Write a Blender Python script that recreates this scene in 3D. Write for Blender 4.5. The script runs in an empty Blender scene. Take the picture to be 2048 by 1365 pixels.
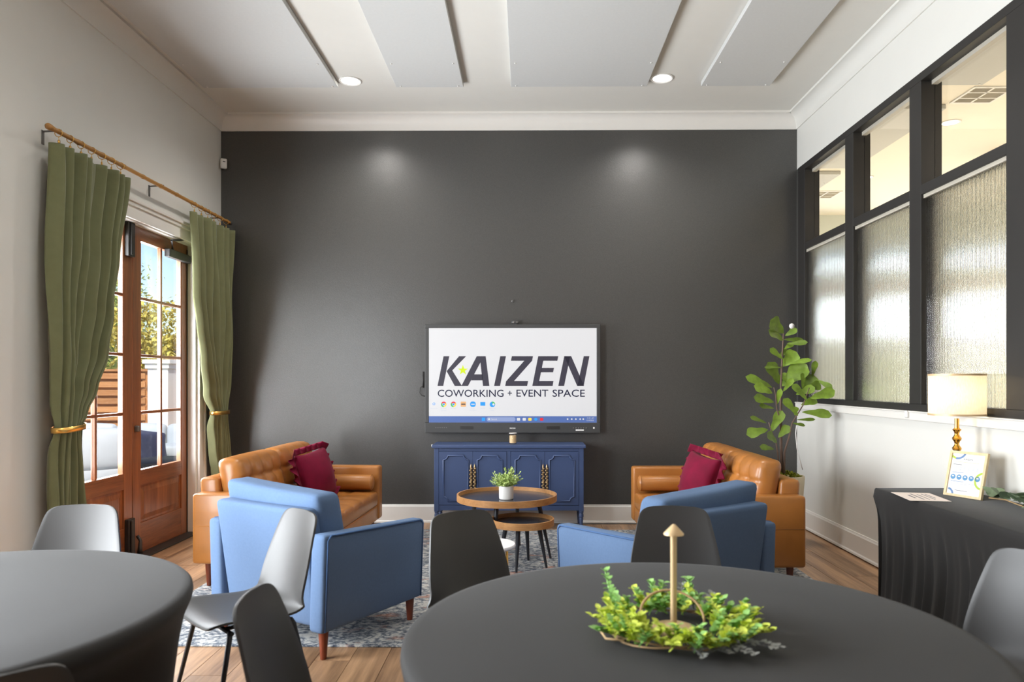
import bpy, math, random
from mathutils import Vector, Matrix, noise
from bpy import context as ctx
R = math.radians
PI = math.pi
random.seed(7)
sc = ctx.scene
COL = sc.collection
# ------------------------------------------------------------------ camera, sky, lights, exposure
cam_d = bpy.data.cameras.new('camera'); cam = bpy.data.objects.new('camera', cam_d); COL.objects.link(cam)
cam.location = (0, 0, 1.41); cam.rotation_euler = (R(90), 0, R(.56))
cam_d.sensor_width = 36; cam_d.lens = 1450 / 2048 * 36
cam_d.shift_x = -14.8 / 2048; cam_d.shift_y = 79.5 / 2048
cam_d.clip_start = .02; cam_d.clip_end = 300
cam_d.dof.use_dof = True; cam_d.dof.focus_distance = 6.0; cam_d.dof.aperture_fstop = 3.2
sc.camera = cam
W = bpy.data.worlds.new('world'); sc.world = W; W.use_nodes = True
wn = W.node_tree; wn.nodes.clear()
_o = wn.nodes.new('ShaderNodeOutputWorld'); _b = wn.nodes.new('ShaderNodeBackground'); _s = wn.nodes.new('ShaderNodeTexSky')
_s.sky_type = 'NISHITA'; _s.sun_disc = False; _s.sun_elevation = R(42); _s.sun_rotation = R(160); _s.air_density = 1.0; _s.dust_density = .7; _s.ozone_density = 1.2
_b.inputs[1].default_value = .2
wn.links.new(_s.outputs[0], _b.inputs[0]); wn.links.new(_b.outputs[0], _o.inputs[0])

def light(name, kind, loc, energy, color=(1, 1, 1), rot=(0, 0, 0), **kw):
    d = bpy.data.lights.new(name, kind); d.energy = energy; d.color = color
    for k, v in kw.items(): setattr(d, k, v)
    o = bpy.data.objects.new(name, d); COL.objects.link(o); o.location = loc; o.rotation_euler = rot
    return o
light('sun', 'SUN', (0, 0, 20), 5.0, (1, .95, .88), (R(46), 0, R(20)), angle=R(3))
# daylight in the tall window openings of the side wall (beyond the frame) and the glazed doors
DAY = (.92, .96, 1.0)
light('daylight_near_window', 'AREA', (-3.185, 2.375, 1.42), 470, DAY, (0, R(-90), 0), shape='RECTANGLE', size=2.45, size_y=1.85)
light('daylight_second_window', 'AREA', (-3.2, -1.7, 1.55), 60, DAY, (0, R(-90), 0), shape='RECTANGLE', size=2.3, size_y=1.9)
light('daylight_doors', 'AREA', (-3.42, 5.73, 1.63), 300, DAY, (0, R(-90), 0), shape='RECTANGLE', size=1.85, size_y=1.75)
light('daylight_adjoining', 'AREA', (5.2, 11.95, 2.2), 200, DAY, (R(-90), 0, 0), shape='RECTANGLE', size=4.2, size_y=2.4)
vs = sc.view_settings
vs.view_transform = 'Standard'; vs.look = 'None'; vs.gamma = 1; vs.use_curve_mapping = False; vs.exposure = -0.08
sc.cycles.max_bounces = 10; sc.cycles.diffuse_bounces = 5; sc.cycles.glossy_bounces = 4; sc.cycles.transmission_bounces = 8; sc.cycles.transparent_max_bounces = 12
sc.cycles.caustics_reflective = False; sc.cycles.caustics_refractive = False; sc.cycles.sample_clamp_indirect = 6.0

# ------------------------------------------------------------------ materials
def lin(c):
    return tuple(((v / 255) / 12.92 if v / 255 <= .04045 else ((v / 255 + .055) / 1.055) ** 2.4) for v in c)
MATS = {}
def new_mat(name):
    m = bpy.data.materials.new(name); m.use_nodes = True; MATS[name] = m
    nt = m.node_tree; return m, nt, nt.nodes['Principled BSDF']
def nd(nt, t, **kw):
    n = nt.nodes.new(t)
    for k, v in kw.items(): setattr(n, k, v)
    return n
def coords(nt, scale=(1, 1, 1), rot=(0, 0, 0)):
    tc = nd(nt, 'ShaderNodeTexCoord'); mp = nd(nt, 'ShaderNodeMapping')
    mp.inputs['Scale'].default_value = scale; mp.inputs['Rotation'].default_value = rot
    nt.links.new(tc.outputs['Object'], mp.inputs['Vector']); return mp.outputs[0]
def noise_n(nt, vec, scale, detail=3, rough=.55):
    n = nd(nt, 'ShaderNodeTexNoise'); n.inputs['Scale'].default_value = scale; n.inputs['Detail'].default_value = detail; n.inputs['Roughness'].default_value = rough
    nt.links.new(vec, n.inputs['Vector']); return n.outputs['Fac']
def ramp(nt, fac, stops):
    r = nd(nt, 'ShaderNodeValToRGB'); el = r.color_ramp.elements
    while len(el) > 1: el.remove(el[0])
    el[0].position = stops[0][0]; el[0].color = (*stops[0][1], 1)
    for p, c in stops[1:]:
        e = el.new(p); e.color = (*c, 1)
    nt.links.new(fac, r.inputs[0]); return r.outputs[0]
def bump(nt, b, h, strength, dist):
    n = nd(nt, 'ShaderNodeBump'); n.inputs['Strength'].default_value = strength; n.inputs['Distance'].default_value = dist
    nt.links.new(h, n.inputs['Height']); nt.links.new(n.outputs[0], b.inputs['Normal'])
def mul(c, k): return tuple(min(1, v * k) for v in c)
def mat(name, rgb, rough=.6, metal=0, var=.06, scale=(6, 6, 6), nscale=1.5, bmp=0, bscale=200, sheen=0, spec=None, coat=0, rnd=0):
    m, nt, b = new_mat(name); c = lin(rgb)
    v = coords(nt, scale); f = noise_n(nt, v, nscale, 4)
    col = ramp(nt, f, [(.25, mul(c, 1 - var)), (.75, mul(c, 1 + var))])
    if rnd:
        oi = nd(nt, 'ShaderNodeObjectInfo'); hs = nd(nt, 'ShaderNodeHueSaturation')
        mr = nd(nt, 'ShaderNodeMapRange'); mr.inputs[3].default_value = 1 - rnd; mr.inputs[4].default_value = 1 + rnd
        nt.links.new(oi.outputs['Random'], mr.inputs[0]); nt.links.new(mr.outputs[0], hs.inputs['Value']); nt.links.new(col, hs.inputs['Color']); col = hs.outputs[0]
    nt.links.new(col, b.inputs['Base Color'])
    b.inputs['Roughness'].default_value = rough; b.inputs['Metallic'].default_value = metal
    if spec is not None: b.inputs['Specular IOR Level'].default_value = spec
    if sheen: b.inputs['Sheen Weight'].default_value = sheen; b.inputs['Sheen Roughness'].default_value = .4
    if coat: b.inputs['Coat Weight'].default_value = coat; b.inputs['Coat Roughness'].default_value = .12
    if bmp: bump(nt, b, noise_n(nt, coords(nt), bscale, 2), bmp, .002)
    return m
def wood(name, dark, light_, rough=.45, axis='X', sc_=1.0, coat=0, rnd=0, bands=10):
    m, nt, b = new_mat(name)
    s = {'X': (.5, 9, 9), 'Y': (9, .5, 9), 'Z': (9, 9, .5)}[axis]
    tc = nd(nt, 'ShaderNodeTexCoord'); mp = nd(nt, 'ShaderNodeMapping'); mp.inputs['Scale'].default_value = tuple(q * sc_ for q in s)
    src = tc.outputs['Object']
    if rnd:
        oi = nd(nt, 'ShaderNodeObjectInfo'); va = nd(nt, 'ShaderNodeVectorMath', operation='SCALE'); va.inputs[0].default_value = (13, 7, 5)
        nt.links.new(oi.outputs['Random'], va.inputs['Scale']); ad = nd(nt, 'ShaderNodeVectorMath', operation='ADD')
        nt.links.new(src, ad.inputs[0]); nt.links.new(va.outputs[0], ad.inputs[1]); src = ad.outputs[0]
    nt.links.new(src, mp.inputs['Vector'])
    f1 = noise_n(nt, mp.outputs[0], 1.3, 6, .62); f2 = noise_n(nt, mp.outputs[0], bands, 3, .7)
    mx = nd(nt, 'ShaderNodeMix', data_type='FLOAT'); mx.inputs[0].default_value = .35
    nt.links.new(f1, mx.inputs[2]); nt.links.new(f2, mx.inputs[3])
    d, l = lin(dark), lin(light_); mid = tuple((a + c) / 2 for a, c in zip(d, l))
    col = ramp(nt, mx.outputs[0], [(.3, d), (.5, mid), (.7, l)])
    if rnd:
        hs = nd(nt, 'ShaderNodeHueSaturation'); mr = nd(nt, 'ShaderNodeMapRange'); mr.inputs[3].default_value = 1 - rnd; mr.inputs[4].default_value = 1 + rnd
        nt.links.new(oi.outputs['Random'], mr.inputs[0]); nt.links.new(mr.outputs[0], hs.inputs['Value']); nt.links.new(col, hs.inputs['Color']); col = hs.outputs[0]
    nt.links.new(col, b.inputs['Base Color']); b.inputs['Roughness'].default_value = rough
    if coat: b.inputs['Coat Weight'].default_value = coat; b.inputs['Coat Roughness'].default_value = .2
    bump(nt, b, f2, .12, .001)
    return m
def emit(name, rgb, strength=1.0):
    m, nt, b = new_mat(name); c = lin(rgb)
    b.inputs['Base Color'].default_value = (*mul(c, .3), 1); b.inputs['Emission Color'].default_value = (*c, 1); b.inputs['Emission Strength'].default_value = strength; b.inputs['Roughness'].default_value = .3
    return m
def glass_clear(name, tint=(1, 1, 1)):
    m = bpy.data.materials.new(name); m.use_nodes = True; nt = m.node_tree; nt.nodes.clear(); MATS[name] = m
    o = nd(nt, 'ShaderNodeOutputMaterial'); mx = nd(nt, 'ShaderNodeMixShader'); t = nd(nt, 'ShaderNodeBsdfTransparent'); g = nd(nt, 'ShaderNodeBsdfGlossy'); lw = nd(nt, 'ShaderNodeLayerWeight'); pw = nd(nt, 'ShaderNodeMath', operation='POWER'); pw.inputs[1].default_value = 4; ma = nd(nt, 'ShaderNodeMath', operation='MULTIPLY_ADD'); ma.inputs[1].default_value = .6; ma.inputs[2].default_value = .03
    t.inputs[0].default_value = (*tint, 1); g.inputs['Roughness'].default_value = .02; nt.links.new(lw.outputs['Facing'], pw.inputs[0]); nt.links.new(pw.outputs[0], ma.inputs[0]); nt.links.new(ma.outputs[0], mx.inputs[0]); nt.links.new(t.outputs[0], mx.inputs[1]); nt.links.new(g.outputs[0], mx.inputs[2]); nt.links.new(mx.outputs[0], o.inputs[0]); return m

mat('paint_wall', (222, 221, 215), .55, var=.012, nscale=.8, bmp=.05, bscale=350)
mat('paint_trim', (226, 223, 217), .35, var=.01)
mat('paint_ceiling', (222, 220, 213), .7, var=.012)
mat('paint_cream', (242, 236, 222), .7, var=.015)
mat('acoustic_grey', (202, 203, 201), .95, var=.02, nscale=8, bmp=.3, bscale=500)
def dark_wall():
    m, nt, b = new_mat('paint_charcoal'); v = coords(nt)
    c = lin((64, 63, 61)); col = ramp(nt, noise_n(nt, v, 160, 3), [(.3, mul(c, .82)), (.7, mul(c, 1.18))]); nt.links.new(col, b.inputs['Base Color'])
    b.inputs['Roughness'].default_value = .33; b.inputs['Specular IOR Level'].default_value = .85
    bump(nt, b, noise_n(nt, v, 130, 2), .5, .0015)
dark_wall()
mat('black_metal', (38, 36, 35), .45, var=.04)
mat('frame_black', (38, 36, 34), .5, var=.05)
mat('chair_shell', (52, 51, 50), .42, var=.02, bmp=.08, bscale=500)
mat('spandex', (42, 41, 40), .78, var=.03, bmp=.25, bscale=900, sheen=.08, spec=.3)
wood('door_wood', (84, 46, 25), (160, 98, 58), .32, 'Z', 1.0, coat=.35)
wood('door_wood_rail', (84, 46, 25), (156, 95, 56), .32, 'Y', 1.0, coat=.35)
wood('plank_wood', (88, 60, 40), (196, 156, 118), .36, 'Y', .9, rnd=.18, bands=6)
wood('rim_wood', (142, 94, 52), (198, 148, 94), .45, 'X', 1.0)
wood('leg_wood', (84, 36, 20), (128, 60, 36), .35, 'Z', 1.0)
wood('rod_wood', (128, 84, 36), (200, 150, 84), .4, 'Y', 1.5)
wood('cedar', (160, 104, 58), (216, 160, 104), .6, 'X', .8, rnd=.12)
wood('frame_maple', (206, 178, 128), (234, 212, 168), .45, 'Z', 1.0)
mat('leather', (168, 108, 50), .34, var=.16, nscale=.7, bmp=.18, bscale=260, coat=.12)
mat('blue_fabric', (88, 112, 145), .92, var=.05, nscale=14, bmp=.5, bscale=700)
mat('blue_piping', (62, 92, 134), .9, var=.04)
mat('navy_paint', (58, 74, 110), .42, var=.03)
mat('antique_brass', (166, 142, 106), .38, metal=.85, var=.3, scale=(60, 60, 60))
mat('magenta_velvet', (112, 2, 42), .8, var=.2, nscale=2, sheen=.06, spec=.25)
mat('curtain_velvet', (112, 115, 80), .85, var=.07, nscale=2.5, bmp=.15, bscale=400, sheen=.25)
mat('brass', (226, 180, 98), .28, metal=1, var=.05)
mat('gold', (232, 176, 78), .2, metal=1, var=.06)
mat('bronze', (216, 186, 142), .4, metal=.25, var=.04)
mat('white_ceramic', (238, 236, 232), .3, var=.02)
mat('marble', (238, 234, 232), .25, var=.05, nscale=.6)
mat('cream_pot', (218, 206, 178), .6, var=.05)
mat('plastic_white', (236, 234, 230), .4, var=.01)
mat('plastic_dark', (58, 58, 58), .5, var=.03)
mat('tabletop_black', (52, 54, 60), .25, var=.06)
mat('leg_black', (34, 36, 42), .4, var=.05)
mat('fig_leaf', (120, 148, 50), .36, var=.28, scale=(14, 14, 14), rnd=.3)
mat('fig_stem', (112, 92, 80), .8, var=.2)
mat('eucalyptus', (112, 130, 100), .55, var=.2, rnd=.25)
mat('sprig_bright', (206, 220, 84), .5, var=.3, scale=(20, 20, 20), nscale=3)
mat('sprig_green', (146, 194, 106), .5, var=.3, scale=(20, 20, 20), nscale=3)
mat('sprig_grey', (150, 152, 148), .7, var=.15)
mat('sprig_small', (176, 196, 118), .55, var=.35, scale=(30, 30, 30), nscale=3)
mat('twig', (186, 154, 110), .7, var=.15)
mat('moss', (128, 132, 28), .95, var=.5, scale=(30, 30, 30), nscale=4)
mat('paper', (240, 238, 236), .7, var=.01)
mat('paper_pink', (240, 226, 216), .7, var=.02)
mat('print_dark', (70, 74, 88), .7); mat('print_grey', (160, 163, 176), .7); mat('print_blue', (86, 140, 184), .6); mat('print_green', (176, 200, 70), .6); mat('print_navy', (104, 134, 176), .6)
mat('paint_pale', (216, 222, 216), .7, var=.02); mat('lawn', (150, 160, 132), .9, var=.1); mat('concrete', (196, 192, 186), .85, var=.06); mat('render_white', (240, 240, 238), .7, var=.02)
mat('outdoor_cushion', (196, 204, 210), .9, var=.04); mat('navy_cover', (58, 66, 96), .75, var=.1); mat('wicker', (44, 46, 52), .6, var=.4, scale=(90, 90, 90))
mat('tree_leaf', (166, 178, 92), .7, var=.35, scale=(1, 1, 1), nscale=1.2); mat('tree_leaf_yellow', (206, 190, 92), .7, var=.3, scale=(1, 1, 1), nscale=1.2); mat('bark', (104, 90, 76), .9, var=.2)
mat('candle_wax', (232, 206, 164), .5, var=.03); mat('hardware_grey', (110, 108, 106), .4, metal=.6)
mat('grille_slat', (188, 182, 168), .5, var=.05); mat('carpet_tan', (216, 208, 194), .95, var=.1)
glass_clear('glass_pane'); glass_clear('glass_jar', (.97, .95, .92))
emit('lamp_lens', (255, 252, 244), 9); emit('lamp_lens_warm', (255, 236, 200), 5)
emit('screen_white', (238, 238, 240), .6); emit('screen_bar', (92, 118, 180), .7); emit('screen_pill', (150, 166, 208), .7); emit('screen_lime', (206, 228, 40), .85); emit('screen_icon_blue', (50, 150, 226), .9); emit('screen_icon_red', (220, 50, 60), .9); emit('screen_icon_yellow', (250, 210, 80), .9); emit('screen_icon_green', (70, 180, 100), .9); emit('screen_icon_tan', (222, 172, 120), .9); emit('screen_text_navy', (28, 34, 66), .5); emit('screen_text_faint', (196, 202, 216), .8); emit('screen_letters', (74, 72, 84), .55)
def ribbed():
    m, nt, b = new_mat('ribbed_glass'); b.inputs['Base Color'].default_value = (.93, .97, .96, 1); b.inputs['Transmission Weight'].default_value = 1; b.inputs['Roughness'].default_value = .1; b.inputs['IOR'].default_value = 1.45
ribbed()
def shade_mat():
    m = bpy.data.materials.new('linen_shade'); m.use_nodes = True; nt = m.node_tree; nt.nodes.clear(); MATS['linen_shade'] = m
    o = nd(nt, 'ShaderNodeOutputMaterial'); mx = nd(nt, 'ShaderNodeMixShader'); d = nd(nt, 'ShaderNodeBsdfDiffuse'); t = nd(nt, 'ShaderNodeBsdfTranslucent')
    f = noise_n(nt, coords(nt, (300, 300, 40)), 1, 2); c = ramp(nt, f, [(.3, lin((240, 228, 200))), (.7, lin((250, 242, 222)))])
    mx.inputs[0].default_value = .5
    nt.links.new(c, d.inputs[0]); nt.links.new(c, t.inputs[0]); nt.links.new(d.outputs[0], mx.inputs[1]); nt.links.new(t.outputs[0], mx.inputs[2]); nt.links.new(mx.outputs[0], o.inputs[0])
shade_mat()
def rug_mat():
    m, nt, b = new_mat('rug_pile'); v = coords(nt)
    vo = nd(nt, 'ShaderNodeTexVoronoi'); vo.feature = 'DISTANCE_TO_EDGE'; vo.inputs['Scale'].default_value = 5.5
    wv = nd(nt, 'ShaderNodeVectorMath', operation='ADD'); nz = nd(nt, 'ShaderNodeTexNoise'); nz.inputs['Scale'].default_value = 6; nz.inputs['Detail'].default_value = 4
    nt.links.new(v, nz.inputs['Vector']); nt.links.new(v, wv.inputs[0]); nt.links.new(nz.outputs['Color'], wv.inputs[1]); nt.links.new(wv.outputs[0], vo.inputs['Vector'])
    f = noise_n(nt, coords(nt, (26, 60, 26)), 1, 5, .75)
    ad = nd(nt, 'ShaderNodeMath', operation='MULTIPLY_ADD'); ad.inputs[1].default_value = .55; nt.links.new(vo.outputs['Distance'], ad.inputs[0]); nt.links.new(f, ad.inputs[2])
    col = ramp(nt, ad.outputs[0], [(.32, lin((34, 40, 50))), (.46, lin((74, 82, 94))), (.57, lin((136, 140, 144))), (.67, lin((196, 193, 186))), (.82, lin((156, 156, 154)))])
    f2 = noise_n(nt, coords(nt, (2.6, 5, 3)), 1.6, 4, .6)
    mk = ramp(nt, f2, [(.6, (0, 0, 0)), (.68, (1, 1, 1))])
    mx = nd(nt, 'ShaderNodeMix', data_type='RGBA'); mx.inputs['B'].default_value = (*lin((186, 130, 104)), 1)
    sc2 = nd(nt, 'ShaderNodeMath', operation='MULTIPLY'); sc2.inputs[1].default_value = .7; nt.links.new(mk, sc2.inputs[0])
    nt.links.new(sc2.outputs[0], mx.inputs['Factor']); nt.links.new(col, mx.inputs['A'])
    nt.links.new(mx.outputs['Result'], b.inputs['Base Color']); b.inputs['Roughness'].default_value = .95
    bump(nt, b, f, .4, .004)
rug_mat()

# ------------------------------------------------------------------ mesh helpers
class MB:
    def __init__(s): s.v = []; s.f = []
    def add(s, vs, fs, M=None):
        b = len(s.v)
        s.v += [tuple(M @ Vector(p)) for p in vs] if M else [tuple(p) for p in vs]
        s.f += [tuple(i + b for i in f) for f in fs]; return s
    def box(s, x0, x1, y0, y1, z0, z1, M=None):
        return s.add([(x0, y0, z0), (x1, y0, z0), (x1, y1, z0), (x0, y1, z0), (x0, y0, z1), (x1, y0, z1), (x1, y1, z1), (x0, y1, z1)],
                     [(3, 2, 1, 0), (4, 5, 6, 7), (0, 1, 5, 4), (1, 2, 6, 5), (2, 3, 7, 6), (3, 0, 4, 7)], M)
    def grid(s, nu, nv, fn, M=None, closed=False):
        vs = [fn(i / nu, j / nv) for j in range(nv + 1) for i in range(nu + (0 if closed else 1))]
        w = nu if closed else nu + 1
        fs = [(j * w + i, j * w + (i + 1) % w, (j + 1) * w + (i + 1) % w, (j + 1) * w + i) for j in range(nv) for i in range(nu)]
        return s.add(vs, fs, M)
    def lathe(s, prof, n=32, c=(0, 0, 0), M=None, caps=True):
        vs = []; fs = []; k = len(prof)
        for r, z in prof:
            for i in range(n):
                a = 2 * PI * i / n; vs.append((c[0] + r * math.cos(a), c[1] + r * math.sin(a), c[2] + z))
        for j in range(k - 1):
            for i in range(n):
                fs.append((j * n + i, j * n + (i + 1) % n, (j + 1) * n + (i + 1) % n, (j + 1) * n + i))
        if caps and prof[0][0] > 1e-5: fs.append(tuple(range(n - 1, -1, -1)))
        if caps and prof[-1][0] > 1e-5: fs.append(tuple((k - 1) * n + i for i in range(n)))
        return s.add(vs, fs, M)
    def tube(s, path, r, n=8, closed=False, M=None):
        P = [Vector(p) for p in path]; k = len(P); rr = r if isinstance(r, (list, tuple)) else [r] * k
        vs = []; fs = []; up = None
        for i in range(k):
            a = P[(i - 1) % k] if (closed or i > 0) else P[i]; b = P[(i + 1) % k] if (closed or i < k - 1) else P[i]
            t = (b - a).normalized()
            if up is None: up = Vector((0, 0, 1)) if abs(t.z) < .9 else Vector((1, 0, 0))
            x = up.cross(t)
            if x.length < 1e-4: x = Vector((1, 0, 0)).cross(t)
            x.normalize(); y = t.cross(x); up = y
            for q in range(n):
                an = 2 * PI * q / n; vs.append(P[i] + (x * math.cos(an) + y * math.sin(an)) * rr[i])
        for i in range(k if closed else k - 1):
            j = (i + 1) % k
            for q in range(n): fs.append((i * n + q, i * n + (q + 1) % n, j * n + (q + 1) % n, j * n + q))
        if not closed: fs.append(tuple(range(n - 1, -1, -1))); fs.append(tuple((k - 1) * n + q for q in range(n)))
        return s.add(vs, fs, M)
    def prism(s, pts, d0, d1, M=None):
        n = len(pts)
        vs = [(p[0], p[1], d0) for p in pts] + [(p[0], p[1], d1) for p in pts]
        fs = [tuple(range(n - 1, -1, -1)), tuple(range(n, 2 * n))] + [(i, (i + 1) % n, n + (i + 1) % n, n + i) for i in range(n)]
        return s.add(vs, fs, M)
    def soft(s, c, size, r, m=(6, 6, 6), puff=(0, 0, 0), fn=None, M=None):
        h = [q / 2 for q in size]; ax = []
        for a in range(3):
            rr = min(r, h[a] * .98); e = [0, .12 * rr, .4 * rr, rr]
            L = [-h[a] + q for q in e]; inn = [(-h[a] + rr) + (2 * (h[a] - rr)) * k / m[a] for k in range(1, m[a])]
            ax.append(L + inn + [-q for q in reversed(L)])
        idx = {}; vs = []; fs = []
        def vid(i, j, k):
            key = (i, j, k)
            if key not in idx:
                q = [ax[0][i], ax[1][j], ax[2][k]]; inn = [max(-h[a] + min(r, h[a] * .98), min(h[a] - min(r, h[a] * .98), q[a])) for a in range(3)]
                d = Vector([q[a] - inn[a] for a in range(3)])
                if d.length > 1e-9:
                    d.normalize(); q = [inn[a] + d[a] * min(r, h[a] * .98) for a in range(3)]
                t = [q[a] / h[a] for a in range(3)]
                g = [max(0, 1 - t[a] ** 2) for a in range(3)]
                q = [q[a] + puff[a] * t[a] * g[(a + 1) % 3] * g[(a + 2) % 3] for a in range(3)]
                if fn: q = fn(*q)
                idx[key] = len(vs); vs.append((q[0] + c[0], q[1] + c[1], q[2] + c[2]))
            return idx[key]
        n = [len(a) - 1 for a in ax]
        for i in range(n[0]):
            for j in range(n[1]):
                fs.append((vid(i, j, 0), vid(i, j + 1, 0), vid(i + 1, j + 1, 0), vid(i + 1, j, 0))); k = n[2]
                fs.append((vid(i, j, k), vid(i + 1, j, k), vid(i + 1, j + 1, k), vid(i, j + 1, k)))
        for i in range(n[0]):
            for k in range(n[2]):
                fs.append((vid(i, 0, k), vid(i + 1, 0, k), vid(i + 1, 0, k + 1), vid(i, 0, k + 1))); j = n[1]
                fs.append((vid(i, j, k), vid(i, j, k + 1), vid(i + 1, j, k + 1), vid(i + 1, j, k)))
        for j in range(n[1]):
            for k in range(n[2]):
                fs.append((vid(0, j, k), vid(0, j, k + 1), vid(0, j + 1, k + 1), vid(0, j + 1, k))); i = n[0]
                fs.append((vid(i, j, k), vid(i, j + 1, k), vid(i, j + 1, k + 1), vid(i, j, k + 1)))
        return s.add(vs, fs, M)
    def leaf(s, base, d, up, L, Wd, fold=.25, droop=.15, n=5, shape=1.0, fiddle=False):
        d = Vector(d).normalized(); up = Vector(up); side = d.cross(up)
        if side.length < 1e-3: side = d.cross(Vector((1, .2, 0)))
        side.normalize(); nrm = side.cross(d); base = Vector(base)
        vs = []
        for j in range(n + 1):
            t = j / n; w = Wd / 2 * (math.sin(PI * (t ** shape)) ** .75 if 0 < t < 1 else .03)
            if fiddle: w = Wd / 2 * max(.03, (t ** .7) * max(0, 1 - t ** 5) ** .5 * (1 - .18 * math.exp(-((t - .42) / .12) ** 2)))
            for k in (-1, 0, 1):
                vs.append(base + d * (L * t) + side * (k * w) + nrm * (abs(k) * w * fold - droop * L * t * t + (k * .12 * w * math.sin(t * 9) if fiddle else 0)))
        fs = [(j * 3 + k, j * 3 + k + 1, (j + 1) * 3 + k + 1, (j + 1) * 3 + k) for j in range(n) for k in (0, 1)]
        return s.add(vs, fs)
    def mesh(s, name, m, smooth=False, sharp=None):
        me = bpy.data.meshes.new(name); me.from_pydata(s.v, [], s.f); me.update()
        if m: me.materials.append(MATS[m])
        if smooth:
            me.polygons.foreach_set('use_smooth', [True] * len(me.polygons))
            if sharp: me.set_sharp_from_angle(angle=R(sharp))
        return me
    def build(s, name, m, parent=None, smooth=False, sharp=None, bevel=0, loc=None, rot=None, seg=2):
        o = bpy.data.objects.new(name, s.mesh(name, m, smooth or bevel > 0, sharp or (40 if bevel else None))); COL.objects.link(o)
        if parent: o.parent = parent
        if loc: o.location = loc
        if rot: o.rotation_euler = rot
        if bevel:
            b = o.modifiers.new('edge', 'BEVEL'); b.width = bevel; b.segments = seg; b.limit_method = 'ANGLE'; b.angle_limit = R(40); b.harden_normals = True
        return o
def place(me, name, parent=None, loc=(0, 0, 0), rot=(0, 0, 0), scale=(1, 1, 1)):
    o = bpy.data.objects.new(name, me); COL.objects.link(o); o.location = loc; o.rotation_euler = rot; o.scale = scale
    if parent: o.parent = parent
    return o
def tag(o, label=None, cat=None, group=None, kind=None):
    if label: o['label'] = label
    if cat: o['category'] = cat
    if group: o['group'] = group
    if kind: o['kind'] = kind
    return o
def thing(name, label, cat, loc=(0, 0, 0), rz=0, group=None):
    o = bpy.data.objects.new(name, None); COL.objects.link(o); o.location = loc; o.rotation_euler = (0, 0, rz); o.empty_display_size = .1
    return tag(o, label, cat, group)
def struct(o): o['kind'] = 'structure'; return o
def copy_tree(o, parent=None):
    c = o.copy(); COL.objects.link(c); c.parent = parent
    for ch in o.children: copy_tree(ch, c)
    return c
def B(*a): return MB().box(*a)
def text_mesh(body, size, name, m, parent, M, align='CENTER', offset=0, spacing=1.0, shear=0):
    cu = bpy.data.curves.new(name, 'FONT'); cu.body = body; cu.size = size; cu.align_x = align; cu.offset = offset; cu.space_character = spacing; cu.shear = shear; cu.resolution_u = 3
    to = bpy.data.objects.new(name, cu); COL.objects.link(to); ctx.view_layer.update()
    me = bpy.data.meshes.new_from_object(to); bpy.data.objects.remove(to); me.transform(M); me.materials.clear(); me.materials.append(MATS[m]); me.name = name
    return place(me, name, parent)
def lerp_tab(tab, t):
    for (a, va), (b, vb) in zip(tab, tab[1:]):
        if t <= b:
            k = 0 if b == a else max(0, (t - a) / (b - a)); return va + (vb - va) * k
    return tab[-1][1]
def smooth_tab(tab, t):
    for (a, va), (b, vb) in zip(tab, tab[1:]):
        if t <= b:
            k = 0 if b == a else max(0, min(1, (t - a) / (b - a))); k = k * k * (3 - 2 * k); return va + (vb - va) * k
    return tab[-1][1]

# ------------------------------------------------------------------ room shell
XL, XR, YB, YF, ZC = -3.05, 2.68, 7.21, -4.0, 4.05
fl = struct(B(-3.3, XR + .15, YF, YB + .15, -.12, -.012).build('floor', 'plank_wood'))
pm = B(-.0885, .0885, -.608, .608, -.012, 0).mesh('plank', 'plank_wood')
ncol = int((XR - XL) / .18) + 1
for i in range(ncol):
    x = XL + .09 + i * .18
    if x + .0885 > XR + .02: continue
    y0 = .3 + (i * .47) % 1.22
    y = y0
    while y < YB + .3:
        if y + .608 <= YB + .1 and y > .4: place(pm, 'plank', fl, (x, y, 0))
        y += 1.22
struct(B(-3.3, XR + .15, YF - .15, YB + .15, ZC, ZC + .12).build('ceiling', 'paint_ceiling'))
struct(B(-3.3, XR + .15, YB, YB + .15, 0, ZC).build('wall_back', 'paint_charcoal'))
struct(B(-3.3, XR + .15, YF - .15, YF, 0, ZC).build('wall_front', 'leg_wood'))
DY0, DY1, DZ = 4.76, 6.70, 2.665
wl = MB()
OPEN = [(-2.65, -.75, .5, 2.6), (1.4, 3.35, 0.03, 2.665), (DY0, DY1, 0, DZ)]
y = YF
for a, b, z0, z1 in OPEN:
    wl.box(-3.25, XL, y, a, 0, ZC); wl.box(-3.25, XL, a, b, z1, ZC)
    if z0 > 0: wl.box(-3.25, XL, a, b, 0, z0)
    y = b
wl.box(-3.25, XL, y, YB, 0, ZC)
struct(wl.build('wall_left', 'paint_wall'))
for k, (a, b, z0, z1) in enumerate(OPEN[:2]):
    w = MB()
    for (p, q, r_, s_) in [(a, a + .06, z0, z1), (b - .06, b, z0, z1), ((a + b) / 2 - .03, (a + b) / 2 + .03, z0, z1), (a, b, z0, z0 + .06), (a, b, z1 - .06, z1)]: w.box(-3.2, -3.12, p, q, r_, s_)
    o = struct(w.build('window_%d' % (k + 2), 'paint_trim')); B(-3.165, -3.16, a, b, z0, z1).build('pane', 'glass_pane', o)
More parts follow.
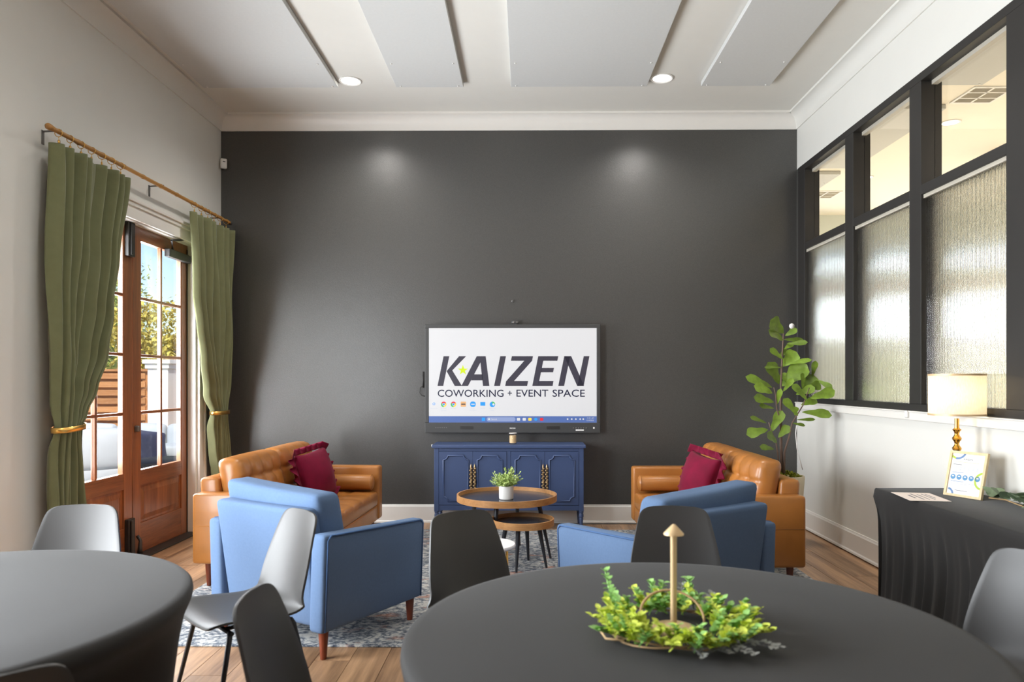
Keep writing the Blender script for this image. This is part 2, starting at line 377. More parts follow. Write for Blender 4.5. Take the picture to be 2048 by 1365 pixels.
# right wall with the glazed partition
WY0, WY1, WZ0, WZ1 = 1.0, 7.15, 1.2, 3.5
wr = MB().box(XR, XR + .15, YF, YB, 0, WZ0).box(XR, XR + .15, YF, YB, WZ1, ZC).box(XR, XR + .15, YF, WY0, WZ0, WZ1).box(XR, XR + .15, WY1, YB, WZ0, WZ1)
struct(wr.build('wall_right', 'paint_wall'))
struct(B(XR - .004, XR + .15, WY1 - .003, YB, WZ0, WZ1).build('trim_7', 'paint_charcoal'))
win = struct(MB().box(XR - .012, XR + .13, WY0, WY1, WZ1 - .058, WZ1).box(XR - .012, XR + .13, WY0, WY1, WZ0, WZ0 + .05).box(XR - .012, XR + .13, 6.98, WY1, WZ0 + .05, WZ1 - .058).build('window_1', 'frame_black', bevel=.003))
MU = [(5.95, 6.10), (4.93, 5.08), (3.85, 4.06), (2.75, 2.9), (1.6, 1.75)]
for a, b in MU: B(XR - .012, XR + .13, a, b, WZ0 + .05, WZ1 - .058).build('mullion', 'frame_black', win, bevel=.003)
edges = [6.98] + [q for a, b in MU for q in (b, a)] + [WY0]
for k in range(0, len(edges), 2):
    hi, lo = edges[k], edges[k + 1]
    B(XR - .012, XR + .12, lo, hi, 2.67, 2.735).build('transom_bar', 'frame_black', win, bevel=.003)
    B(XR + .078, XR + .084, lo, hi, 2.735, WZ1 - .058).build('clear_pane', 'glass_pane', win)
    B(XR + .06, XR + .1, lo, hi, WZ1 - .085, WZ1 - .058).build('pane_bead', 'grille_slat', win); B(XR + .005, XR + .02, lo, hi, 2.645, 2.67).build('pane_bead', 'grille_slat', win)
    n = int((hi - lo) / .0125); pr = []
    for i in range(n):
        for q in range(4):
            t = q / 4; pr.append((lo + (i + t) * (hi - lo) / n, -.0022 * math.sin(PI * t)))
    pr.append((hi, 0)); N = len(pr); vs = []; fs = []
    for z in (WZ0 + .05, 2.67):
        vs += [(XR + .022 + d, yy, z) for yy, d in pr]
    for z in (WZ0 + .05, 2.67):
        vs += [(XR + .028, yy, z) for yy, d in pr]
    for i in range(N - 1):
        fs.append((i, N + i, N + i + 1, i + 1)); fs.append((2 * N + i, 2 * N + i + 1, 3 * N + i + 1, 3 * N + i))
    MB().add(vs, fs).build('ribbed_pane', 'ribbed_glass', win, smooth=True, sharp=50)
struct(MB().box(XR - .03, XR, WY0 - .05, WY1 + .03, WZ0 - .062, WZ0 - .002).box(XR - .036, XR, WY0 - .05, WY1 + .03, WZ0 - .008, WZ0 + .002).build('trim_1', 'paint_trim', bevel=.004))
tag(MB().soft((XR - .04, 5.06, WZ0 - .022), (.02, .03, .05), .008, (2, 2, 2)).build('cable_clip', 'plastic_white', smooth=True), 'small white cable clip on the sill under the ribbed glass', 'clip')
# crown, baseboards
def moulding(name, prof, p0, p1, outdir, m='paint_trim', up=1):
    P0, P1 = Vector(p0), Vector(p1); o = Vector(outdir); n = len(prof)
    vs = [P + o * a + Vector((0, 0, b)) for P in (P0, P1) for a, b in prof]
    fs = [(i, (i + 1) % n, n + (i + 1) % n, n + i) for i in range(n)] + [tuple(range(n)), tuple(range(2 * n - 1, n - 1, -1))]
    return struct(MB().add(vs, fs).build(name, m, smooth=True, sharp=35))
cove = [(0, 0), (0, -.15), (.012, -.15), (.014, -.135)] + [(.014 + .085 * (1 - math.cos(PI / 2 * t)), -.135 + .115 * math.sin(PI / 2 * t)) for t in (.25, .5, .75, 1)] + [(.112, -.02), (.112, 0)]
moulding('trim_2', cove, (XL, YB, ZC), (XR, YB, ZC), (0, -1, 0)); moulding('trim_3', cove, (XL, YF, ZC), (XL, YB, ZC), (1, 0, 0), 'paint_wall'); moulding('trim_4', cove, (XR, YF, ZC), (XR, YB, ZC), (-1, 0, 0), 'paint_wall')
bb = [(0, 0), (0, .18), (.008, .178), (.01, .165), (.016, .158), (.016, .022), (.026, .014), (.028, 0)]
moulding('baseboard_back', bb, (XL, YB, 0), (XR, YB, 0), (0, -1, 0)); moulding('baseboard_right', bb, (XR, YF, 0), (XR, YB, 0), (-1, 0, 0)); moulding('baseboard_left', bb, (XL, YF, 0), (XL, DY0 - .13, 0), (1, 0, 0))
# ceiling acoustic panels
def cpanel(x0, x1, y0, y1, label, grp='acoustic panels on the ceiling', z=ZC):
    t = thing('acoustic_panel', label, 'acoustic panel', ((x0 + x1) / 2, (y0 + y1) / 2, z), 0, grp); w, d = (x1 - x0) / 2, (y1 - y0) / 2
    B(-w, w, -d, d, -.045, -.004).build('panel', 'acoustic_grey', t, bevel=.004)
    st = MB().lathe([(.008, -.006), (.008, -.002), (.004, .004)], 10).mesh('stud', 'plastic_white', True)
    for sx in (-1, 1):
        for sy in (-1, -.62, .62, 1): place(st, 'stud', t, (sx * (w - .045), sy * (d - .03), -.044))
cpanel(-2.86, -1.665, 3.96, 6.4, 'wide grey acoustic ceiling panel along the wall with the green curtains')
cpanel(-1.152, -.556, 3.96, 6.4, 'narrow grey acoustic ceiling panel on the curtain side of the central panel')
cpanel(-.137, 1.06, 3.96, 6.4, 'wide grey acoustic ceiling panel centred above the wall display')
cpanel(1.536, 2.14, 3.96, 6.4, 'narrow grey acoustic ceiling panel nearest the black framed glass partition'.replace('nearest', 'beside'))
def downlight(x, y, label, z=ZC, warm=False, e=130):
    t = thing('recessed_light', label, 'ceiling light', (x, y, z), 0, 'recessed ceiling lights')
    MB().lathe([(.078, -.001), (.098, -.001), (.1, -.006), (.092, -.01), (.078, -.004)], 32, caps=False).build('trim_ring', 'plastic_white', t, smooth=True, sharp=40)
    MB().lathe([(.079, -.003), (.001, -.0045)], 28).build('lens', 'lamp_lens_warm' if warm else 'lamp_lens', t, smooth=True)
    l = light('light_source', 'SPOT', (0, 0, -.03), e, (1, .94, .84) if warm else (1, .96, .91), spot_size=R(150), spot_blend=.9, shadow_soft_size=.07); l.parent = t
downlight(-1.55, 6.36, 'round recessed ceiling light beside the panel on the curtain side')
downlight(1.18, 6.33, 'round recessed ceiling light between the central panel and the glass partition')
for gx in (-1.55, 1.18):
    for gy, ge in ((3.6, 45), (.9, 12), (-1.8, 12)): light('downlight_beyond_frame', 'SPOT', (gx, gy, ZC - .04), ge, (1, .96, .91), spot_size=R(150), spot_blend=.9, shadow_soft_size=.07)

# ------------------------------------------------------------------ adjoining room behind the partition
AX0, AX1, AY0, AY1 = XR + .15, 7.6, 0.0, 11.6
struct(B(AX0, AX1, AY0, AY1, -.12, 0).build('floor_adjoining', 'carpet_tan')); struct(B(AX0, AX1 + .15, AY0 - .15, AY1 + .15, ZC, ZC + .12).build('ceiling_adjoining', 'paint_cream'))
struct(B(AX0 - .15, AX0, YB + .15, AY1, 0, ZC).build('wall_adjoining_left', 'paint_cream')); struct(B(AX1, AX1 + .15, AY0, AY1, 0, ZC).build('wall_adjoining_right', 'paint_cream')); struct(B(AX0, AX1, AY0 - .15, AY0, 0, ZC).build('wall_adjoining_front', 'paint_cream'))
wa = MB().box(AX0, AX1, AY1, AY1 + .15, 3.55, ZC).box(AX0, AX1, AY1, AY1 + .15, 2.78, 3.12).box(AX0, AX1, AY1, AY1 + .15, 0, 2.05).box(AX0, AX0 + .25, AY1, AY1 + .15, 2.05, 3.55).box(AX1 - .3, AX1, AY1, AY1 + .15, 2.05, 3.55)
struct(wa.build('wall_adjoining_back', 'paint_pale'))
struct(B(AX0, AX1, AY1 - .03, AY1, 2.84, 2.94).build('trim_5', 'rim_wood')); struct(B(AX0, AX1, AY1 - .04, AY1 + .1, 1.97, 2.07).build('trim_6', 'paint_trim'))
wf = MB()
for xx in (3.05, 4.2, 5.3, 6.35, 7.22): wf.box(xx - .035, xx + .035, AY1 + .03, AY1 + .1, 2.05, 3.55)
for zz in (2.05, 2.72, 3.12, 3.49): wf.box(3.05, 7.3, AY1 + .03, AY1 + .1, zz, zz + .05)
struct(wf.build('window_4', 'paint_trim'))
cpanel(2.95, 4.0, 4.0, 6.4, 'cream acoustic ceiling panel before the vent in the adjoining room', 'acoustic panels in the adjoining room')
cpanel(2.95, 4.0, 6.95, 8.9, 'cream acoustic ceiling panel behind the vent in the adjoining room', 'acoustic panels in the adjoining room')
cpanel(2.95, 3.95, 9.15, 11.2, 'cream acoustic ceiling panel at the window end of the adjoining room', 'acoustic panels in the adjoining room')
downlight(4.33, 7.45, 'recessed ceiling light seen through the largest clear pane', ZC, True, 300); downlight(4.4, 9.45, 'recessed ceiling light seen through the middle clear pane', ZC, True, 300)
for gx, gy in ((6.2, 7.4), (6.2, 4.4), (4.4, 4.0), (6.2, 9.6)): light('downlight_adjoining_room', 'SPOT', (gx, gy, ZC - .04), 300, (1, .94, .84), spot_size=R(150), spot_blend=.9, shadow_soft_size=.07)
def vent(x, y, label):
    t = thing('ceiling_vent', label, 'air vent', (x, y, ZC), 0, 'ceiling vents in the adjoining room'); t.scale = (.64, .64, 1)
    MB().box(-.3, .3, -.3, -.265, -.012, 0).box(-.3, .3, .265, .3, -.012, 0).box(-.3, -.265, -.265, .265, -.012, 0).box(.265, .3, -.265, .265, -.012, 0).box(-.015, .015, -.265, .265, -.011, 0).box(-.265, .265, -.115, -.09, -.011, 0).box(-.265, .265, .09, .115, -.011, 0).build('vent_frame', 'plastic_white', t)
    sm = B(-.264, .264, -.006, .006, -.008, -.001).mesh('slat', 'grille_slat')
    for k in range(20): place(sm, 'slat', t, (0, -.25 + k * .0263, 0), (R(25), 0, 0))
vent(4.2, 6.72, 'square white louvred vent on the cream ceiling beside the bright light'); vent(4.2, 10.3, 'square white louvred vent at the window end of the cream ceiling')
tp = thing('pendant_lamp', 'tan drum pendant lamp in the adjoining room behind the partition', 'pendant lamp', (5.35, 8.3, 3.62))
MB().lathe([(.19, -.12), (.2, -.12), (.2, .1), (.19, .1)], 28).build('lamp_shade', 'rim_wood', tp, smooth=True, sharp=40); MB().tube([(0, 0, 0), (0, 0, .43)], .008).build('cord', 'black_metal', tp)
struct(B(AX0 - 1, AX1 + 8, AY1 + .2, AY1 + 20, -.4, -.1).build('ground_yard', 'lawn'))

# ------------------------------------------------------------------ french doors
def leaf_door(name, y0, y1, hinge_far):
    r = bpy.data.objects.new(name, None); COL.objects.link(r); struct(r); r.location = (-3.13, y0, .015)
    w = y1 - y0; H = DZ - .02; s = .12; g0, g1 = .67, 2.53; T = .045
    for a, b in ((.003, s), (w - s, w - .003)): B(-T, 0, a, b, 0, H).build('stile', 'door_wood', r, bevel=.002)
    for a, b in ((0, .24), (.545, g0), (g1, H)): B(-T, -.001, s, w - s, a, b).build('rail', 'door_wood_rail', r, bevel=.002)
    p = MB(); p.box(-T + .012, -.014, s, w - s, .24, .545)
    vs = [(-.014, s + .02, .26), (-.014, w - s - .02, .26), (-.014, w - s - .02, .525), (-.014, s + .02, .525), (-.004, s + .06, .3), (-.004, w - s - .06, .3), (-.004, w - s - .06, .485), (-.004, s + .06, .485)]
    p.add(vs, [(4, 5, 6, 7), (0, 1, 5, 4), (1, 2, 6, 5), (2, 3, 7, 6), (3, 0, 4, 7)]); p.build('raised_panel', 'door_wood', r)
    zs = [g0 + (g1 - g0) * k / 4 for k in range(5)]; ym = w / 2
    B(-T + .006, -.006, ym - .013, ym + .013, g0, g1).build('muntin', 'door_wood', r, bevel=.004)
    for z in zs[1:4]:
        for a, b in ((s, ym - .013), (ym + .013, w - s)): B(-T + .007, -.007, a, b, z - .012, z + .012).build('muntin', 'door_wood_rail', r, bevel=.004)
    for k in range(4):
        for a, b in ((s, ym - .013), (ym + .013, w - s)): B(-.026, -.022, a, b, zs[k] + (.012 if k else 0), zs[k + 1] - (.012 if k < 3 else 0)).build('pane', 'glass_pane', r)
    bd = MB()
    for a in (s, w - s - .012): bd.box(-T + .004, -.004, a, a + .012, g0, g1)
    bd.build('glazing_bead', 'door_wood', r)
    return r
ym = 5.73
d1 = leaf_door('door_1', DY0 + .02, ym - .002, False); d2 = leaf_door('door_2', ym + .002, DY1 - .03, True)
# hardware
for (z0, z1) in ((2.37, 2.64), (.02, .31)):
    q = MB().box(0, .035, .835, .93, z0, z1).box(.035, .05, .85, .88, z0 + .01, z1 - .01)
    q.build('flush_bolt_cover', 'black_metal', d1, bevel=.006)
MB().tube([(.006, .06, .15), (.03, .06, .11), (.035, .045, .05), (.035, .04, .01)], [.012, .013, .018, .022]).build('door_stop', 'black_metal', d2, smooth=True)
MB().soft((.016, .04, 1.01), (.04, .035, .05), .012, (2, 2, 2)).build('latch_knob', 'hardware_grey', d2, smooth=True)
cl = B(0, .05, .5, .9, 2.47, 2.54).build('door_closer', 'black_metal', d2, bevel=.006)
MB().tube([(.025, .6, 2.55), (.09, .45, 2.6), (.06, .72, 2.655), (.05, .86, 2.655)], .011, 6).build('closer_arm', 'black_metal', cl)
hg = B(-.03, .006, .912, .925, 0, 2.6).build('continuous_hinge', 'black_metal', d2)
sm = MB().lathe([(.005, 0), (.004, .003)], 8).mesh('screw', 'hardware_grey')
for k in range(14): place(sm, 'screw', hg, (.006, .919, .1 + k * .185), (0, R(90), 0))
fr = MB().box(-3.22, -3.06, DY0, DY0 + .02, 0, DZ).box(-3.22, -3.06, DY1 - .028, DY1, 0, DZ).box(-3.22, -3.06, DY0, DY1, DZ - .012, DZ)
struct(fr.build('trim_8', 'paint_trim'))
cs = MB()
for a, b in ((DY0 - .12, DY0 + .004), (DY1 - .004, DY1 + .12)):
    cs.box(XL, XL + .02, a, b, 0, DZ + .004); cs.box(XL, XL + .032, a if a < 5 else b - .03, a + .03 if a < 5 else b, 0, DZ + .12)
cs.box(XL, XL + .02, DY0 - .12, DY1 + .12, DZ - .004, DZ + .12).box(XL, XL + .034, DY0 - .14, DY1 + .14, DZ + .09, DZ + .12).box(XL, XL + .05, DY0 - .15, DY1 + .15, DZ + .12, DZ + .145)
struct(cs.build('trim_9', 'paint_trim', bevel=.003))
struct(MB().box(-3.28, -3.02, DY0, DY1, 0, .014).build('trim_10', 'black_metal', bevel=.004))

# ------------------------------------------------------------------ curtain rod, curtains
XC, ZR = -2.93, 2.97
rod = thing('curtain_rod', 'bamboo style wooden curtain rod above the French doors', 'curtain rod', (XC, 5.78, ZR))
pts = []; rr = []
for k in range(91):
    t = k / 90; pts.append((0, -1.34 + 2.68 * t, 0)); rr.append(.0145 + (.004 if k % 9 == 0 else 0))
MB().tube(pts, rr, 12).build('pole', 'rod_wood', rod, smooth=True)
for yy, s_ in ((-1.34, -1), (1.34, 1)): MB().lathe([(.015, 0), (.02, .005), (.02, .03), (.014, .04), (.001, .044)], 16, M=Matrix.Translation((0, yy, 0)) @ Matrix.Rotation(R(-90 * s_), 4, 'X')).build('finial', 'rod_wood' if s_ < 0 else 'plastic_dark', rod, smooth=True)
for yy in (-1.24, .05, 1.2): MB().tube([(-.118, yy, -.06), (-.115, yy, -.0), (-.115, yy, .012), (-.0, yy, .018)], .006, 6).box(-.12, -.116, yy - .012, yy + .012, -.07, .02).build('bracket', 'hardware_grey', rod)
def curtain(label, ltab, rtab, pleats, ties, seed, tie_y, tie_len):
    t = thing('curtain', label, 'curtain', (XC, 0, 0), 0, 'green velvet curtains'); rnd = random.Random(seed)
    ph = [rnd.uniform(-.5, .5) for _ in range(40)]
    ztop = ZR - .075
    def fn(u, v):
        z = ztop - v * (ztop - .02); l, r_ = smooth_tab(ltab, -z), smooth_tab(rtab, -z); w = r_ - l
        up = u + .028 * math.sin(u * 9 + ph[0] * 6) + .016 * math.sin(u * 23 + ph[1] * 9 + z * 1.4)
        a = 2 * PI * pleats * up; amp = .04 + .016 * math.sin(u * 11 + ph[2] * 7) + .008 * math.sin(z * 3 + u * 17)
        fold = math.sin(a) + .3 * math.sin(2 * a + .8 + ph[3])
        wob = .014 * math.sin(5 * z + u * 6 + ph[4]) * min(1, max(0, (ztop - z) * 1.2))
        tight = math.exp(-((z - ties) / .09) ** 2)
        dip = .018 * (1 - abs(math.cos(a / 2))) * (1 if v < .03 else 0)
        x = fold * amp * (1 - .45 * tight) + wob * .6 + .025 * tight
        return (x, l + w * (u + .011 * math.sin(2 * a)) + wob * .3, z - dip)
    g = MB().grid(150, 80, fn); o = g.build('drape', 'curtain_velvet', t, smooth=True)
    s = o.modifiers.new('thickness', 'SOLIDIFY'); s.thickness = .004
    ring = MB().tube([(.024 * math.cos(2 * PI * k / 16), 0, .024 * math.sin(2 * PI * k / 16)) for k in range(16)], .0025, 6, True).tube([(0, 0, -.024), (0, 0, -.048)], .002, 5).box(-.004, .004, -.007, .007, -.068, -.044).mesh('ring', 'brass', True)
    for k in range(pleats):
        yy = ltab[0][1] + (rtab[0][1] - ltab[0][1]) * (k + .35) / pleats; place(ring, 'ring', t, (0, yy, ZR - .008), (R(rnd.uniform(-6, 6)), 0, R(rnd.uniform(-18, 18))))
    q = MB(); n = 28
    l, r_ = smooth_tab(ltab, -ties), smooth_tab(rtab, -ties); c = (l + r_) / 2; hw = (r_ - l) / 2 + .012
    for z0, z1 in ((ties - .017, ties + .017),):
        q.grid(n, 1, lambda u, v: (.06 * math.cos(2 * PI * u) * 1.15 + .022, c + hw * math.sin(2 * PI * u), z0 + (z1 - z0) * v + .03 * math.sin(2 * PI * u) * tie_len), closed=True)
    b = q.build('tieback', 'brass', t, smooth=True); s = b.modifiers.new('thickness', 'SOLIDIFY'); s.thickness = .006; s.offset = 1
    return t
curtain('green velvet curtain tied back beside the white wall, wide end of the rod'.replace(', wide end of the rod', ' with seven rings on the rod'), [(-2.9, 4.47), (-2.3, 4.45), (-1.5, 4.45), (-1.11, 4.46), (-.5, 4.46), (0, 4.46)], [(-2.9, 5.28), (-2.3, 5.17), (-1.9, 5.07), (-1.6, 4.98), (-1.35, 4.86), (-1.2, 4.76), (-1.11, 4.70), (-.8, 4.73), (-.5, 4.755), (0, 4.79)], 7, 1.11, 3, 0, .35)
curtain('green velvet curtain tied back against the charcoal wall corner', [(-2.9, 6.32), (-2.2, 6.40), (-1.9, 6.46), (-1.6, 6.53), (-1.3, 6.62), (-1.11, 6.71), (-.8, 6.76), (-.5, 6.80), (0, 6.82)], [(-2.9, 7.13), (-2.0, 7.12), (-1.4, 7.06), (-1.11, 6.98), (-.8, 7.02), (-.5, 7.05), (0, 7.08)], 6, 1.11, 8, 0, .1)
ms = thing('motion_sensor', 'small white motion sensor high in the corner by the curtain', 'motion sensor', (-3.005, 7.165, 3.565), R(35))
MB().soft((0, 0, 0), (.062, .04, .1), .014, (3, 2, 3)).build('housing', 'plastic_white', ms, smooth=True); B(-.012, .012, -.0225, -.019, .012, .018).build('sensor_slot', 'plastic_dark', ms)

# ------------------------------------------------------------------ display
TV0, TV1, TZ0, TZ1 = -.999, .725, .897, 1.964; TY = YB - .085
tcx = (TV0 + TV1) / 2
tv = thing('wall_display', 'large wall mounted interactive display showing a company logo desktop', 'display', (tcx, YB, TZ0)); tw, th = (TV1 - TV0) / 2, TZ1 - TZ0
MB().box(-tw, tw, -.085, -.03, 0, .1).box(-tw, tw, -.085, -.03, th - .035, th).box(-tw, -tw + .035, -.085, -.03, .1, th - .035).box(tw - .035, tw, -.085, -.03, .1, th - .035).box(-tw + .02, tw - .02, -.06, -.03, .05, th - .02).build('bezel', 'plastic_dark', tv, bevel=.004)
B(-.35, .35, -.03, 0, .25, .8).build('wall_bracket', 'black_metal', tv)
SX0, SX1, SZ0, SZ1 = -tw + .037, tw - .036, .101, th - .036
scr = B(SX0, SX1, -.079, -.0605, SZ0, SZ1).build('screen', 'screen_white', tv)
# screen graphics: (u,v) in the photographed screen's own grid -> local metres; rests just proud of the screen
def su(u): return SX0 + (u - 187) / (1822 - 187) * (SX1 - SX0)
def sv(v): return SZ1 - (v - 182) / (1102 - 182) * (SZ1 - SZ0)
MS = Matrix(((1, 0, 0, 0), (0, 0, 1, 0), (0, 1, 0, 0), (0, 0, 0, 1)))   # (x,y,d)->(x,d,y)
def spoly(polys, name, m, d=-.0795):
    q = MB()
    for p in polys:
        q.add([(su(a), d, sv(b)) for a, b in p], [tuple(range(len(p)))])
    return q.build(name, m, scr)
LET = [
    [[(272, 745), (328, 745), (387, 456), (331, 456)], [(358, 604), (482, 456), (551, 456), (410, 600)], [(362, 604), (415, 592), (510, 745), (440, 745)]],
    [[(505, 745), (570, 745), (693, 512), (742, 456), (655, 456)], [(690, 512), (742, 456), (778, 745), (716, 745)], [(600, 690), (628, 632), (710, 632), (716, 690)]],
    [[(824, 745), (882, 745), (940, 456), (884, 456)]],
    [[(988, 500), (997, 456), (1203, 456), (1194, 500)], [(1118, 500), (1194, 500), (1018, 698), (941, 700)], [(932, 745), (941, 698), (1155, 698), (1146, 745)]],
    [[(1196, 745), (1254, 745), (1312, 456), (1254, 456)], [(1300, 500), (1309, 456), (1449, 456), (1440, 500)], [(1275, 612), (1284, 570), (1407, 570), (1399, 612)], [(1250, 745), (1259, 698), (1402, 698), (1394, 745)]],
    [[(1449, 745), (1506, 745), (1565, 456), (1507, 456)], [(1507, 456), (1575, 456), (1700, 745), (1633, 745)], [(1635, 745), (1696, 745), (1752, 456), (1697, 456)]]]
for L in LET: spoly(L, 'letter', 'screen_letters')
star = [(518 + (52 if k % 2 == 0 else 20) * math.sin(PI * k / 5) + 2, 592 - (52 if k % 2 == 0 else 20) * math.cos(PI * k / 5)) for k in range(10)]
spoly([star], 'star', 'screen_lime', -.0797)
def fit_text(o, x0, x1, z0, z1, d):
    me = o.data; xs = [v.co.x for v in me.vertices]; ys = [v.co.y for v in me.vertices]; ax, bx, ay, by = min(xs), max(xs), min(ys), max(ys)
    for v in me.vertices: v.co = (x0 + (v.co.x - ax) / (bx - ax) * (x1 - x0), d, z0 + (v.co.y - ay) / (by - ay) * (z1 - z0))
for w_, u0, u1, v0, v1 in (('COWORKING', 274, 916, 782, 852), ('+', 957, 998, 793, 838), ('EVENT', 1042, 1352, 782, 850), ('SPACE', 1393, 1708, 781, 851)): fit_text(text_mesh(w_, .1, 'tagline_word', 'screen_text_navy', scr, Matrix.Identity(4), offset=.0004), su(u0), su(u1), sv(v1), sv(v0), -.0796)
spoly([[(187, 1040), (1822, 1040), (1822, 1102), (187, 1102)]], 'taskbar', 'screen_bar', -.0795)
def disc(u, v, r, a0=0, a1=2 * PI, n=20): return [(u + r * math.sin(a0 + (a1 - a0) * k / n), v - r * math.cos(a0 + (a1 - a0) * k / n)) for k in range(n if a1 - a0 > 6.2 else n + 1)]
def wedge(u, v, r, a0, a1): return [(u, v)] + disc(u, v, r, a0, a1, 8)
def rrect(u0, v0, u1, v1, r):
    p = []
    for cx, cy, a in ((u1 - r, v0 + r, 0), (u1 - r, v1 - r, PI / 2), (u0 + r, v1 - r, PI), (u0 + r, v0 + r, 1.5 * PI)): p += [(cx + r * math.sin(a + PI / 2 * k / 5), cy - r * math.cos(a + PI / 2 * k / 5)) for k in range(6)]
    return p
for uc in (333, 428):
    for k, m in enumerate(('screen_icon_red', 'screen_icon_yellow', 'screen_icon_green')): spoly([wedge(uc, 925, 27, -PI / 3 + k * 2 * PI / 3, PI / 3 + k * 2 * PI / 3)], 'icon', m)
    spoly([disc(uc, 925, 14)], 'icon', 'screen_white', -.0797); spoly([disc(uc, 925, 10)], 'icon', 'screen_icon_blue', -.0799)
spoly([rrect(498, 898, 550, 948, 6)], 'icon', 'screen_icon_tan'); spoly([rrect(503, 918, 545, 928, 3)], 'icon', 'screen_letters', -.0797); spoly([rrect(590, 897, 645, 950, 22)], 'icon', 'screen_icon_blue'); spoly([rrect(600, 919, 636, 929, 3)], 'icon', 'screen_white', -.0797); spoly([rrect(690, 902, 738, 938, 3)], 'icon', 'screen_icon_blue'); spoly([disc(808, 925, 27)], 'icon', 'screen_icon_blue'); spoly([wedge(808, 925, 27, -.2, 1.5)], 'icon', 'screen_icon_green', -.0797); spoly([disc(818, 925, 11)], 'icon', 'screen_white', -.0799)
spoly([disc(237, 920, 13)], 'icon', 'screen_icon_blue'); spoly([disc(237, 920, 8)], 'icon', 'screen_white', -.0797)
def stext(body, u0, u1, v0, v1, m, d=-.0797): fit_text(text_mesh(body, .1, 'caption', m, scr, Matrix.Identity(4)), su(u0), su(u1), sv(v1), sv(v0), d)
for b_, u0, u1, v0, v1 in (('Recycle Bin', 205, 272, 960, 972), ('Google', 308, 358, 960, 972), ('Chrome', 308, 360, 980, 991), ('Google', 402, 454, 960, 972), ('Zoom', 602, 634, 960, 971), ('Workplace', 584, 656, 979, 991), ('This PC', 690, 738, 960, 971), ('Microsoft', 778, 838, 960, 971), ('Edge', 792, 826, 979, 991)): stext(b_, u0, u1, v0, v1, 'screen_text_faint')
spoly([rrect(752, 1049, 1032, 1091, 18)], 'search_box', 'screen_pill', -.0797); stext('Search', 798, 852, 1062, 1077, 'screen_white', -.0799); spoly([rrect(704, 1053, 737, 1086, 3)], 'icon', 'screen_icon_blue', -.0797)
for u, m in ((1062, 'screen_white'), (1118, 'screen_white'), (1173, 'screen_icon_yellow'), (1230, 'screen_icon_blue'), (1287, 'screen_icon_red')): spoly([rrect(u - 16, 1056, u + 16, 1084, 6 if m != 'screen_icon_blue' else 13)], 'icon', m, -.0797)
spoly([disc(775, 1069, 9)], 'icon', 'screen_white', -.0799)
for u in (1540, 1580, 1620, 1662, 1692): spoly([disc(u, 1068, 9, n=5)], 'icon', 'screen_white', -.0797)
stext('11:51 AM', 1730, 1796, 1051, 1064, 'screen_white'); stext('12/4/2025', 1724, 1796, 1073, 1086, 'screen_white')
tl = text_mesh('RICOH', .1, 'maker_logo', 'plastic_white', tv, Matrix.Identity(4), offset=.003); fit_text(tl, -.027, .027, .04, .052, -.0858)
B(.62, .7, -.0865, -.085, .022, .034).build('sticker', 'plastic_white', tv)
q = MB()
for k in range(6): q.box(-.76 + k * .021, -.75 + k * .021, -.086, -.085, .046, .056)
q.build('port_marks', 'hardware_grey', tv)
for xx in (-.45, .4): B(xx - .065, xx + .065, -.0856, -.0845, .035, .065).build('speaker_grille', 'black_metal', tv)
for k in range(6): MB().lathe([(.008, 0), (.006, .002)], 10, M=Matrix.Translation((.6 + k * .025, -.085, .048)) @ Matrix.Rotation(R(90), 4, 'X')).build('button', 'hardware_grey', tv)
B(.79, .806, -.0862, -.085, .042, .058).build('port_marks', 'plastic_white', tv)
wc = thing('webcam', 'small black webcam sitting on top of the wall display', 'webcam', (-.112, YB - .06, TZ1 + .001))
MB().soft((0, 0, .022), (.075, .03, .032), .012, (3, 2, 2)).build('body', 'plastic_dark', wc, smooth=True); MB().soft((0, -.012, .022), (.05, .012, .024), .005, (3, 2, 2)).build('face', 'hardware_grey', wc, smooth=True); MB().lathe([(.009, 0), (.007, .003), (.001, .002)], 14, M=Matrix.Translation((0, -.018, .022)) @ Matrix.Rotation(R(90), 4, 'X')).build('camera_lens', 'black_metal', wc); B(-.015, .015, -.015, .02, 0, .008).build('clip', 'plastic_dark', wc)
st = thing('stylus_holder', 'black stylus and cord hanging at the side of the display', 'stylus', (TV0 - .025, YB - .03, 1.3))
MB().tube([(0, 0, .04), (0, 0, .2)], .008, 8).build('stylus', 'black_metal', st, smooth=True); MB().tube([(0, 0, .06), (-.03, 0, .04), (-.035, 0, -.01), (-.012, 0, -.04), (.03, .0, -.045)], .004, 6).build('cord', 'black_metal', st, smooth=True)
tag(MB().lathe([(.012, 0), (.012, .012), (.004, .014), (.004, .03)], 12, M=Matrix.Translation((-.139, YB, 2.201)) @ Matrix.Rotation(R(90), 4, 'X')).build('wall_hook', 'hardware_grey', smooth=True, sharp=40), 'tiny metal hook in the charcoal wall above the webcam', 'hook')

# ------------------------------------------------------------------ sideboard
sbx0, sbx1, sby0, sby1 = -.872, .539, 6.83, 7.18
sb = thing('sideboard', 'navy blue four door sideboard with brass pulls under the display', 'sideboard', ((sbx0 + sbx1) / 2, sby0, 0)); hw = (sbx1 - sbx0) / 2; dp = sby1 - sby0
B(-hw - .02, hw + .02, -.02, dp, .775, .805).build('top', 'navy_paint', sb, bevel=.006)
c = MB().box(-hw + .04, hw - .04, .012, .02, .2, .775).box(-hw, -hw + .02, .03, dp, .2, .775).box(hw - .02, hw, .03, dp, .2, .775).box(-hw, hw, dp - .015, dp, .2, .775).box(-hw, hw, .02, dp, .2, .22)
c.build('carcass', 'navy_paint', sb)
for sx in (-1, 1): B(min(sx * hw, sx * (hw - .045)), max(sx * hw, sx * (hw - .045)), 0, .045, .18, .775).build('corner_post', 'navy_paint', sb, bevel=.003)
